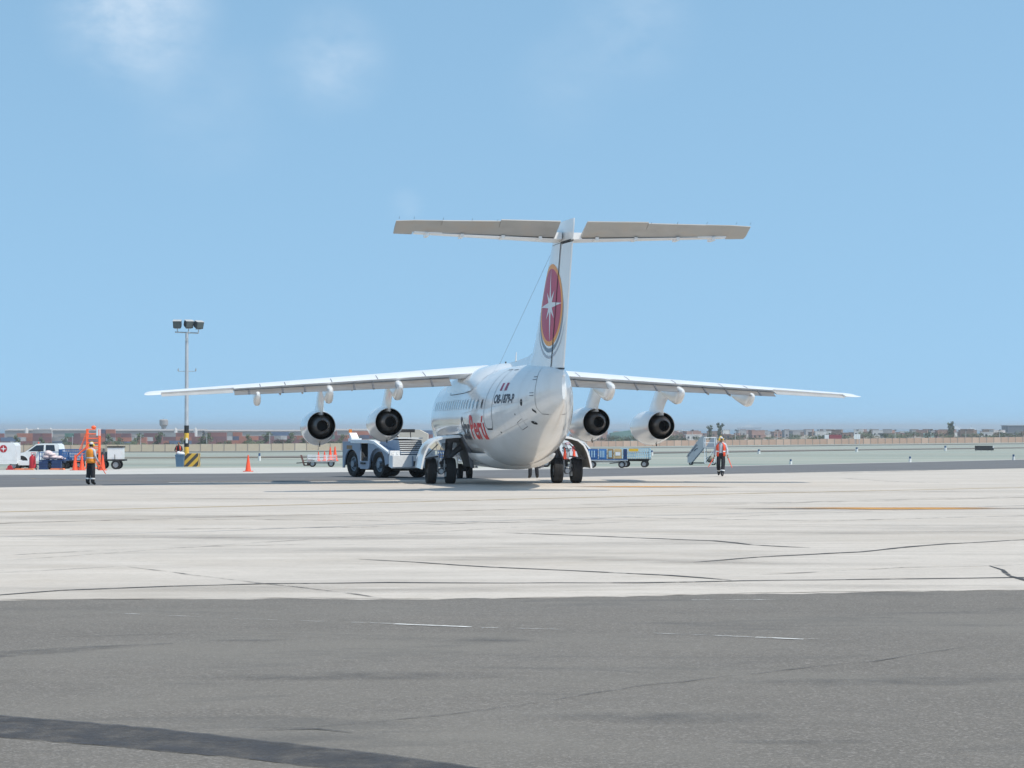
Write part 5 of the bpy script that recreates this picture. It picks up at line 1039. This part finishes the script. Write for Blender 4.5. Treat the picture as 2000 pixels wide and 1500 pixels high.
# orange access stand
P = atd(176, 114.2); ast = thing('access_stand', 'bright orange tubular access stand with ladder and guard rails', 'access stand', P, R(6))
lo, hi = -.15, .52; m = m_orst
for sx in (lo, hi):
    for sy in (-.35, .35): MB().tube([(sx, sy, .1), (sx, sy, 2.25)], .04, 8).build('upright', m, ast)
for z in (1.3, 1.5, 1.75, 2.0, 2.25):
    MB().tube([(lo, -.35, z), (hi, -.35, z), (hi, .35, z), (lo, .35, z), (lo, -.35, z)], .025, 6).build('guard_rail', m, ast)
MB().box(lo-.02, hi+.02, -.36, .36, 1.18, 1.23).build('platform', m, ast, 0)
for sy in (-.35, .35):
    MB().tube([(lo, sy, 1.3), (-.75, sy, .75), (-.85, sy, .1)], .028, 8).build('ladder_stile', m, ast); MB().tube([(lo, sy, 2.1), (-.55, sy, 1.1)], .022, 6).build('ladder_rail', m, ast)
    MB().tube([(lo, sy, .15), (hi, sy, 1.18)], .02, 6).tube([(hi, sy, .15), (lo, sy, 1.18)], .02, 6).build('cross_brace', m, ast)
for i in range(5): z = .25+.21*i; x = -.82+.13*i; MB().box(x, x+.16, -.34, .34, z, z+.03).build('rung', m, ast, 0)
MB().tube([(-.85, -.35, .1), (hi, -.35, .1), (hi, .35, .1), (-.85, .35, .1)], .03, 6).build('base_frame', m, ast)
MB().ell((.2, 0, 2.36), (.14, .12, .1)).build('warning_beacon', m, ast, 60); MB().box(.38, .60, -.38, -.30, 1.9, 2.3).build('control_panel', mat('panel_pale', (.5, .62, .66), .5), ast, 0)
for sx in (-.7, hi):
    for sy in (-.35, .35): wheel_mb((sx, sy, .1), .1, .06, .05, 'y', n=12).build('castor', [m_black, m_orst], ast)
# tow-behind unit with white box
P = atd(212, 118); tb = thing('tool_trailer', 'dark trailer unit with a white box on its end beside the access stand', 'trailer', P, R(2))
MB().box(-1.1, 1.0, -.5, .5, .48, .58).build('bed', m_black, tb, 0); MB().box(.02, .86, -.45, .45, .58, 1.24).build('white_box', m_paintw, tb, 0); MB().box(.0, .90, -.48, .48, 1.243, 1.32).build('box_lid', m_black, tb, 0)
MB().box(-.55, -.1, -.35, .35, .58, 1.0).cyl((-.42, -.36, .95), (-.42, -.36, 1.22), .1, .09, 10).cyl((-.2, -.36, .9), (-.2, -.36, 1.2), .08, .08, 10).box(-.95, -.6, -.4, .4, .58, .85).build('pump_unit', mat('pump_grey', (.12, .12, .13), .5, var=.3, vscale=5), tb, 0)
wheels(tb, [(.5, -.45), (.5, .45), (-.3, -.45), (-.3, .45)], .27, .18); MB().tube([(.45, -.52, .55), (.45, -.52, .85)], .02, 6).build('brake_lever', m_td, tb)

# ------------------------------------------------------------------ field markers, board
m_mk = mat('marker_white', (.7, .7, .68), .6)
for px, py, h in ((1482, 886.5, 9), (1544, 907, 10), (1673, 882.5, 9), (1846, 880.5, 10), (1777, 902.5, 11), (1979, 898.5, 11), (507, 900, 15), (1273, 889.5, 10)):
    P = at(px, py); hh = h*P.y/F; r = .0009*P.y*.5
    b = MB().cyl((0, 0, 0), (0, 0, hh*.62), r*1.5, r*1.5, 8, 0).cyl((0, 0, hh*.62), (0, 0, hh), r*1.1, r*1.1, 8, 1)
    o = b.build('edge_marker', [m_mk, mat('marker_blue', (.05, .10, .2), .5)], None, 30, loc=P); tag(o, 'white edge marker post with dark cap standing in the pale field', 'marker post', 'edge markers in the field')
P = at(1922, 881.8); k = P.y/F; brd = thing('taxiway_sign', 'long black backed taxiway sign board on short legs in the field', 'sign', P, R(-6))
MB().box(-18*k, 18*k, -.12, .12, 2.2*k, 11.3*k).build('panel', m_black, brd, 0); MB().box(16*k, 18.3*k, -.14, -.121, 7*k, 11*k).build('white_edge', m_paintw, brd, 0)
for x in (-16, -6, 6, 14): MB().cyl((x*k, 0, 0), (x*k, 0, 2.2*k), .05, .05, 6).build('leg', m_steel, brd)

# ------------------------------------------------------------------ perimeter walls
m_wl = mat('wall_beige', (.62, .50, .36), .9, var=.12, vscale=.15, dirt=(.4, .3, .22, .4), dscale=.2); m_wr = mat('wall_pink', (.60, .40, .29), .9, var=.12, vscale=.15, dirt=(.38, .24, .18, .4), dscale=.2); m_wp = mat('wall_post', (.34, .27, .22), .9, var=.15, vscale=.5)
def wall(label, pts, w, h, m, rnd_):
    t = thing('perimeter_wall', label, 'wall', (pts[0][0], pts[0][1], gz(*pts[0])-.3)); A = Vector((pts[0][0], pts[0][1])); B = Vector((pts[1][0], pts[1][1])); n = int((B-A).length/w); an = math.atan2(B.y-A.y, B.x-A.x)
    pm = MB().box(.09, w-.09, -.10, .10, 0, h).mesh('panel', m, 0); qm = MB().box(-.14, .14, -.16, .14, 0, h+.1).mesh('post', m_wp, 0); pm2 = pm.copy(); pm2.materials[0] = mat(m.name+'_patch', tuple(c*1.08 for c in ((.62, .52, .39) if 'beige' in m.name else (.62, .43, .32))), .9, var=.12, vscale=.2)
    for i in range(n):
        p = A.lerp(B, i/n); z = gz(p.x, p.y)
        for nm, me in (('panel', pm2 if rnd_.random() < .2 else pm), ('post', qm)):
            o = bpy.data.objects.new(nm, me); C.objects.link(o); o.parent = t; o.location = (p.x-t.location.x, p.y-t.location.y, z-t.location.z-.35+rnd_.uniform(-.05, .05)); o.rotation_euler = (0, 0, an)
wall('long beige concrete panel wall in front of the container yard', [(-215, 716), (-14, 716)], 4.1, 2.85, m_wl, rnd)
wall('long pinkish concrete panel wall in front of the town', [(-12, 884), (262, 892)], 3.15, 2.75, m_wr, rnd)
# ------------------------------------------------------------------ light posts behind the walls
m_lp = mat('light_post', (.5, .5, .5), .6); m_lph = mat('light_head', (.05, .06, .07), .6)
for px in (1352, 1436, 1518, 1597, 1674, 1748, 1818, 1886, 1952):
    P = atd(px, 905); hh = (866-839)/F*905; t = thing('light_post', 'pale street light post with dark head behind the pinkish wall', 'street light', P, 0, 'light posts along the pinkish wall')
    hh = max(5, P.z*-1+CAMH-(839-HZ)*905/F+.0); MB().cyl((0, 0, 0), (0, 0, hh*.96), .13, .10, 8).build('pole', m_lp, t); MB().box(-.25, .6, -.25, .25, hh*.93, hh).build('lamp_head', m_lph, t, 0)
for px, y in ((275, 847), (404, 846), (527, 844), (142, 850), (748, 845)):
    P = atd(px, 735); hh = CAMH-(y-HZ)*735/F-P.z; t = thing('light_post', 'slim pale post rising behind the beige wall', 'street light', P, 0, 'posts behind the beige wall'); MB().cyl((0, 0, 0), (0, 0, hh), .12, .08, 8).build('pole', m_lp, t); MB().box(-.2, .4, -.1, .1, hh-.12, hh).build('lamp_head', m_lph, t, 0)

# ------------------------------------------------------------------ trees and shrubs
m_bark = mat('bark', (.10, .075, .055), .9, var=.2)
LEAF = [mat('leaf_dark', (.065, .085, .045), .8, var=.3, vscale=.8), mat('leaf_mid', (.09, .12, .06), .8, var=.3, vscale=.8), mat('leaf_pale', (.13, .145, .09), .8, var=.3, vscale=.8)]
def crown_mesh(seed, kind):
    r_ = random.Random(seed); b = MB(); clumps = []
    if kind == 'bush': clumps = [((r_.uniform(-.5, .5), r_.uniform(-.35, .35), r_.uniform(.2, .75)), r_.uniform(.18, .32)) for _ in range(11)]
    elif kind == 'tall': clumps = [((r_.uniform(-.10, .10), r_.uniform(-.1, .1), .25+.7*i/9), r_.uniform(.09, .15)) for i in range(10)]
    elif kind == 'lean': clumps = [((r_.uniform(-.18, .16)+.35*(i/9), r_.uniform(-.15, .15), .15+.8*i/9), r_.uniform(.10, .19)) for i in range(10)]
    elif kind == 'palm':
        for i in range(16):
            a = 2*math.pi*i/16+r_.uniform(-.1, .1); up = r_.uniform(.05, .32); ln = r_.uniform(.36, .5)
            for k in range(5):
                u0, u1 = k/5, (k+1)/5; f = lambda u: Vector((math.cos(a)*ln*u, math.sin(a)*ln*u, .72+up*u*1.2-.55*ln*u*u*1.6)); p, q = f(u0), f(u1); sd = Vector((-math.sin(a), math.cos(a), 0))*.035
                b.add([p-sd, p+sd, q+sd*.8, q-sd*.8], [(0, 1, 2, 3)], r_.choice((1, 1, 2)))
    for c, rr in clumps:
        c = Vector(c); mi = r_.choice((0, 0, 1, 1, 2))
        for _ in range(46):
            d = Vector((r_.gauss(0, 1), r_.gauss(0, 1), r_.gauss(0, 1))).normalized()*rr*r_.uniform(.45, 1.05); d.z *= .8; u = Vector((r_.gauss(0, 1), r_.gauss(0, 1), r_.gauss(0, 1))).normalized(); w = u.orthogonal().normalized(); s_ = r_.uniform(.025, .055); p = c+d
            b.add([p-u*s_, p-w*s_*.7, p+u*s_, p+w*s_*.7], [(0, 1, 2, 3)], mi if r_.random() < .8 else r_.choice((0, 1, 2)))
    return b.mesh('crown', LEAF, 0, fix=False)
def trunk_mesh(kind):
    b = MB()
    if kind == 'palm': b.cyl((0, 0, 0), (0, 0, .74), .03, .022, 7)
    elif kind == 'lean': b.cyl((0, 0, 0), (.08, 0, .4), .03, .02, 6).cyl((.08, 0, .4), (.3, 0, .85), .02, .008, 6).cyl((.08, 0, .4), (-.03, .08, .6), .012, .006, 5)
    else: b.cyl((0, 0, 0), (.0, 0, .5), .03, .02, 6).cyl((0, 0, .5), (.03, 0, .85), .02, .008, 6).cyl((0, 0, .3), (.2, .05, .6), .014, .006, 5).cyl((0, 0, .3), (-.2, -.05, .58), .014, .006, 5)
    return b.mesh('trunk', m_bark, 40)
CR = {k: [crown_mesh(10*i+s, k) for s in range(n)] for i, (k, n) in enumerate((('bush', 5), ('tall', 2), ('lean', 4), ('palm', 2)))}; TR = {k: trunk_mesh(k) for k in CR}
def tree(px, d, h, kind, label, group, wide=1.):
    t = thing({'bush': 'shrub', 'tall': 'cypress_tree', 'lean': 'windswept_tree', 'palm': 'palm_tree'}[kind], label, 'shrub' if kind == 'bush' else 'tree', atd(px, d), rnd.uniform(-.4, .4) if kind == 'lean' else rnd.uniform(0, 6.28), group)
    t.scale = (h*wide, h*wide, h); link('crown', rnd.choice(CR[kind]), t); link('trunk', TR[kind], t)
for px, h in ((25, 5), (75, 4.2), (118, 4.5), (205, 5), (225, 4), (262, 5.4), (300, 5.6), (350, 4), (385, 4.4), (400, 5), (478, 4.6), (510, 5.4), (560, 5), (585, 4.2), (660, 4.5), (690, 4)):
    tree(px, 745+rnd.uniform(0, 40), h*1.25, 'lean', 'thin wind-bent green tree rising behind the beige wall', 'windswept trees behind the beige wall')
for px in range(4, 800, 21): tree(px+rnd.uniform(-12, 12), 730+rnd.uniform(0, 60), rnd.uniform(2.6, 4.8), 'bush', 'dull green shrub growing behind the beige wall', 'shrubs behind the beige wall', rnd.uniform(1, 1.8))
for px in list(range(1116, 2010, 16)): tree(px+rnd.uniform(-10, 10), 960+rnd.uniform(0, 260), rnd.uniform(2.6, 5.4), 'bush', 'dark green bushy tree in the belt behind the pinkish wall', 'bushy trees behind the pinkish wall', rnd.uniform(1.1, 2.2))
for px, h in ((1386, 9), (1406, 10.2), (1243, 9.5), (1853, 9.0), (1860, 9.4), (1700, 6)): tree(px, 1150, h, 'tall', 'tall narrow dark tree standing above the rooftops of the town', 'tall trees above the town', .9)
for px, h in ((1208, 4.4), (1214, 3.6), (1246, 3.6), (1395, 4.2)): tree(px, 898, h, 'palm', 'small palm with drooping fronds by the pinkish wall', 'palms along the pinkish wall', 1.1)
# ------------------------------------------------------------------ container yard, warehouse, water tower
cols = [('rust red', (.24, .055, .045)), ('faded blue', (.06, .13, .27)), ('orange', (.45, .13, .06)), ('maroon', (.16, .035, .045)), ('grey', (.32, .33, .34)), ('white', (.6, .6, .6)), ('green', (.05, .22, .16)), ('dark blue', (.03, .06, .16))]
CM = []
for nm, c in cols:
    c = tuple(.78*q+.22*w for q, w in zip(c, (.26, .22, .19))); b = MB().box(-6.1, 6.1, -1.22, 1.22, 0, 2.59)
    for k in range(24): b.box(-5.9+.5*k, -5.68+.5*k, -1.27, -1.22, .15, 2.45)
    CM.append((nm, b.mesh('shipping_container', mat('container_'+nm.replace(' ', '_'), c, .6, var=.15, vscale=.3), 0)))
half = {}
for px in range(-10, 850, 31):
    d = 1330+rnd.uniform(-15, 60); P = atd(px, d); levels = rnd.choice((2, 3, 3, 4)) if px < 300 else rnd.choice((2, 3, 2, 3))
    for k in range(levels):
        nm, me = rnd.choice(CM[:4]+CM[:1]+CM[2:4] if px > 350 else CM[:5]+CM[:1]+CM[2:4]); two = rnd.random() < .45
        for q in ((-1, 1) if two else (0,)):
            if two: nm, me = rnd.choice(CM+CM[:1]+CM[2:4])
            o = link('shipping_container', me, None, (P.x+q*3.1, P.y, P.z+2.6*k), 0); o.scale = (.48 if two else 1, 1, 1)
            wh = 'topmost of its stack' if k == levels-1 else ('at the foot of its stack' if k == 0 else 'in the middle of its stack'); tag(o, ('short ' if two else 'long ')+nm+' shipping container '+wh+' beyond the beige wall', 'container', ('short ' if two else 'long ')+nm+' containers '+wh)
m_ware = mat('warehouse_pale', (.33, .30, .28), .8, var=.08, vscale=.02); m_wroof = mat('warehouse_roof', (.36, .33, .31), .7, var=.08, vscale=.02)
for px0, px1, y, lab in ((10, 190, 838.5, 'long pale warehouse with a flat roof behind the first container stacks'), (205, 395, 839.0, 'long pale warehouse below the water tower'), (400, 590, 840.0, 'long pale warehouse behind the mast'), (595, 790, 838.5, 'long pale warehouse behind the engines of the left wing')):
    d = 1800; A = atd(px0, d); B = atd(px1, d); hh = CAMH-(y-HZ)*d/F-A.z; L_ = B.x-A.x
    t = thing('warehouse', lab, 'warehouse', ((A.x+B.x)/2, d, A.z)); MB().box(-L_/2, L_/2, 0, 40, 0, hh-1).build('wall', m_ware, t, 0); MB().prism([(-1, hh-.98), (20, hh+.4), (41, hh-.98)], -L_/2-1, L_/2+1).build('roof', m_wroof, t, 0)
    for k in range(9): x = -L_/2+L_*(k+.5)/9; MB().box(x-2.5, x+2.5, -.06, .0, .0, 4).build('loading_door', m_lph, t, 0)
P = atd(320, 1900); hh = CAMH+(834-819)*1900/F-P.z; t = thing('water_tower', 'grey concrete water tower with flared round tank above the container yard', 'water tower', P)
MB().lathe([(0, 2.6), (hh-8, 2.1), (hh-6.6, 2.5), (hh-5.2, 3.9), (hh-.9, 4.1), (hh, 3.0), (hh, 0)], n=20).build('tank_and_shaft', mat('tower_concrete', (.33, .31, .30), .8, var=.1, vscale=.2), t); MB().cyl((0, 0, hh), (0, 0, hh+1.2), .3, .3, 8).build('vent', m_steel, t)
m_tent = mat('white_tent', (.5, .49, .48), .6, var=.05)
for px in (343, 382, 52, 74, 99): P = atd(px, 1750); hh = CAMH-(835.0-HZ)*1750/F-P.z; o = MB().lathe([(0, 1.7), (hh-2.2, 1.6), (hh-.9, .9), (hh, .1)], n=14).build('storage_dome', m_tent, None, 50, loc=P); tag(o, 'pale storage dome rising over the warehouse roofs', 'storage dome', 'storage domes at the yard')
# low truck and van behind the tractor, big canopy
P = atd(800, 1000); o = MB().prism([(-9, 0), (9, 0), (9, 6.2), (5, 8.2), (-6, 8.6), (-9, 8.3)], -6, 6, ax='y').build('storage_shed', mat('shed_cream', (.55, .5, .42), .8, var=.08, vscale=.1), None, 0, loc=P); tag(o, 'cream shed with sloping roof seen above the tow tractor', 'shed')
# ------------------------------------------------------------------ town on the right
hc = [('brick pink', (.36, .22, .18)), ('brown', (.25, .17, .13)), ('whitewashed', (.62, .6, .57)), ('grey', (.34, .33, .33)), ('pale green', (.32, .45, .40))]
for nm, c in hc: mat('house_'+nm.replace(' ', '_'), c, .85, var=.15, vscale=.2)
m_hw = mat('house_window', (.03, .035, .04), .3)
for i in range(190):
    px = rnd.uniform(1115, 2040); d = rnd.choice((1350, 1500, 1700, 1900, 2100, 2250))+rnd.uniform(-40, 40); P = atd(px, d); w = rnd.uniform(4, 11); hh = rnd.choice((2.4, 2.8, 3.2, 4.6, 5.2)); nm = rnd.choices([h[0] for h in hc], (5, 4, 3, 3, .4))[0]; mm = MATS['house_'+nm.replace(' ', '_')]
    t = thing('house', ('two-storey ' if hh > 4 else 'single-storey ')+nm+' flat-roofed house beyond the pinkish wall', 'house', P, rnd.uniform(-.3, .3), ('tall ' if hh > 4 else 'low ')+nm+' houses in the town'); MB().box(-w/2, w/2, -4, 4, -1, hh).box(-w/2-.1, w/2+.1, -4.1, 4.1, hh+.003, hh+.3).build('wall', mm, t, 0)
    if d < 2000:
        for k in range(int(w/3.5)):
            x = -w/2+1.6+3.3*k; MB().box(x-.6, x+.6, -4.05, -3.98, 1.0, 2.3).build('window', m_hw, t, 0)
P = atd(1243, 1250); o = MB().prism([(-16, 0), (16, 0), (16, 4.6), (-4, 6.6), (-16, 5.0)], -8, 8, ax='y').build('shed', mat('shed_green', (.16, .28, .25), .7, var=.1, vscale=.1), None, 0, loc=P); tag(o, 'green roofed shed between the engines beyond the pinkish wall', 'shed')
P = atd(1674, 880); o = thing('billboard', 'white billboard of three panels standing over the pinkish wall', 'billboard', P); k = 880/F; z0 = CAMH-(857.5-HZ)*k-P.z; z1 = CAMH-(848-HZ)*k-P.z
for q in (-1, 0, 1): MB().box(q*4.1*k-1.9*k, q*4.1*k+1.9*k, -.1, .1, z0, z1).build('panel', m_paintw, o, 0)
for q in (-4, 4): MB().cyl((q*k, .1, 0), (q*k, .1, z0), .12, .12, 8).build('leg', m_steel, o)
P = atd(1628, 960); t = thing('lorry', 'red box lorry with white cab passing behind the pinkish wall', 'lorry', P); MB().box(-2.2, 3.6, -1.2, 1.2, .9, 3.9).build('box_body', mat('lorry_red', (.28, .05, .06), .5), t, 0); MB().box(-4.3, -2.4, -1.1, 1.1, .5, 3.9).build('cab', m_paintw, t, 0); MB().box(-4.2, 3.5, -.9, .9, .5, .88).build('chassis', m_black, t, 0); wheels(t, [(-3.4, -1), (-3.4, 1), (2.4, -1), (2.4, 1)], .5, .3)
P = atd(1996, 1900); t = thing('warehouse', 'dark grey hall at the shore at the edge of the town', 'warehouse', P); hh = CAMH+(834-831.5)*1900/F-P.z; MB().box(-13, 40, 0, 25, 0, hh).build('wall', mat('hall_grey', (.12, .13, .15), .7), t, 0); MB().box(-14, 41, -.5, 26, hh+.01, hh+.6).build('roof', m_steel, t, 0)
# ships
m_shg = mat('ship_grey', (.42, .44, .46), .6, var=.06); m_shd = mat('ship_hull', (.16, .19, .23), .6)
for px, d, sc, lab in ((1866, 5200, 1.25, 'grey and white naval ship with tall mast offshore beyond the town'), (1897, 5600, .95, 'smaller white ship offshore next to the naval ship'), (1462, 9000, 1.9, 'long hazy freighter far out at sea')):
    t = thing('ship', lab, 'ship', ((px-1000)*d/F, d, -10.2), .15); t.scale = (sc,)*3
    MB().loft([[(-26, 0, 0), (-24, -3.5, 0), (20, -3.5, 0), (27, 0, 0), (20, 3.5, 0), (-24, 3.5, 0)], [(-28, 0, 5.2), (-26, -4.5, 5), (20, -4.5, 5), (32, 0, 6.4), (20, 4.5, 5), (-26, 4.5, 5)]]).build('hull', m_shg if d < 6000 else m_shd, t, 0)
    MB().box(-12, 10, -3.2, 3.2, 5, 9).box(-6, 5, -2.6, 2.6, 9, 12).box(-20, -13, -2.5, 2.5, 5, 7).build('superstructure', m_paintw, t, 0); MB().cyl((0, 0, 12), (0, 0, 19), .7, .3, 8).box(-.3, .3, -2.5, 2.5, 15, 15.5).build('mast', m_shg, t)

# ------------------------------------------------------------------ air
hz = MB().box(-9600, 9600, -80, 20300, -15, 16).build('haze', None, None, 0)
mh = bpy.data.materials.new('haze'); mh.use_nodes = True; t = mh.node_tree; t.nodes.clear(); oo = t.nodes.new('ShaderNodeOutputMaterial'); pv = t.nodes.new('ShaderNodeVolumePrincipled')
pv.inputs['Color'].default_value = (.84, .92, .98, 1); pv.inputs['Density'].default_value = .00017; pv.inputs['Anisotropy'].default_value = .2
t.links.new(pv.outputs['Volume'], oo.inputs['Volume']); hz.data.materials.clear(); hz.data.materials.append(mh); tag(hz, 'pale coastal haze filling the air to the horizon', 'haze', kind='stuff')
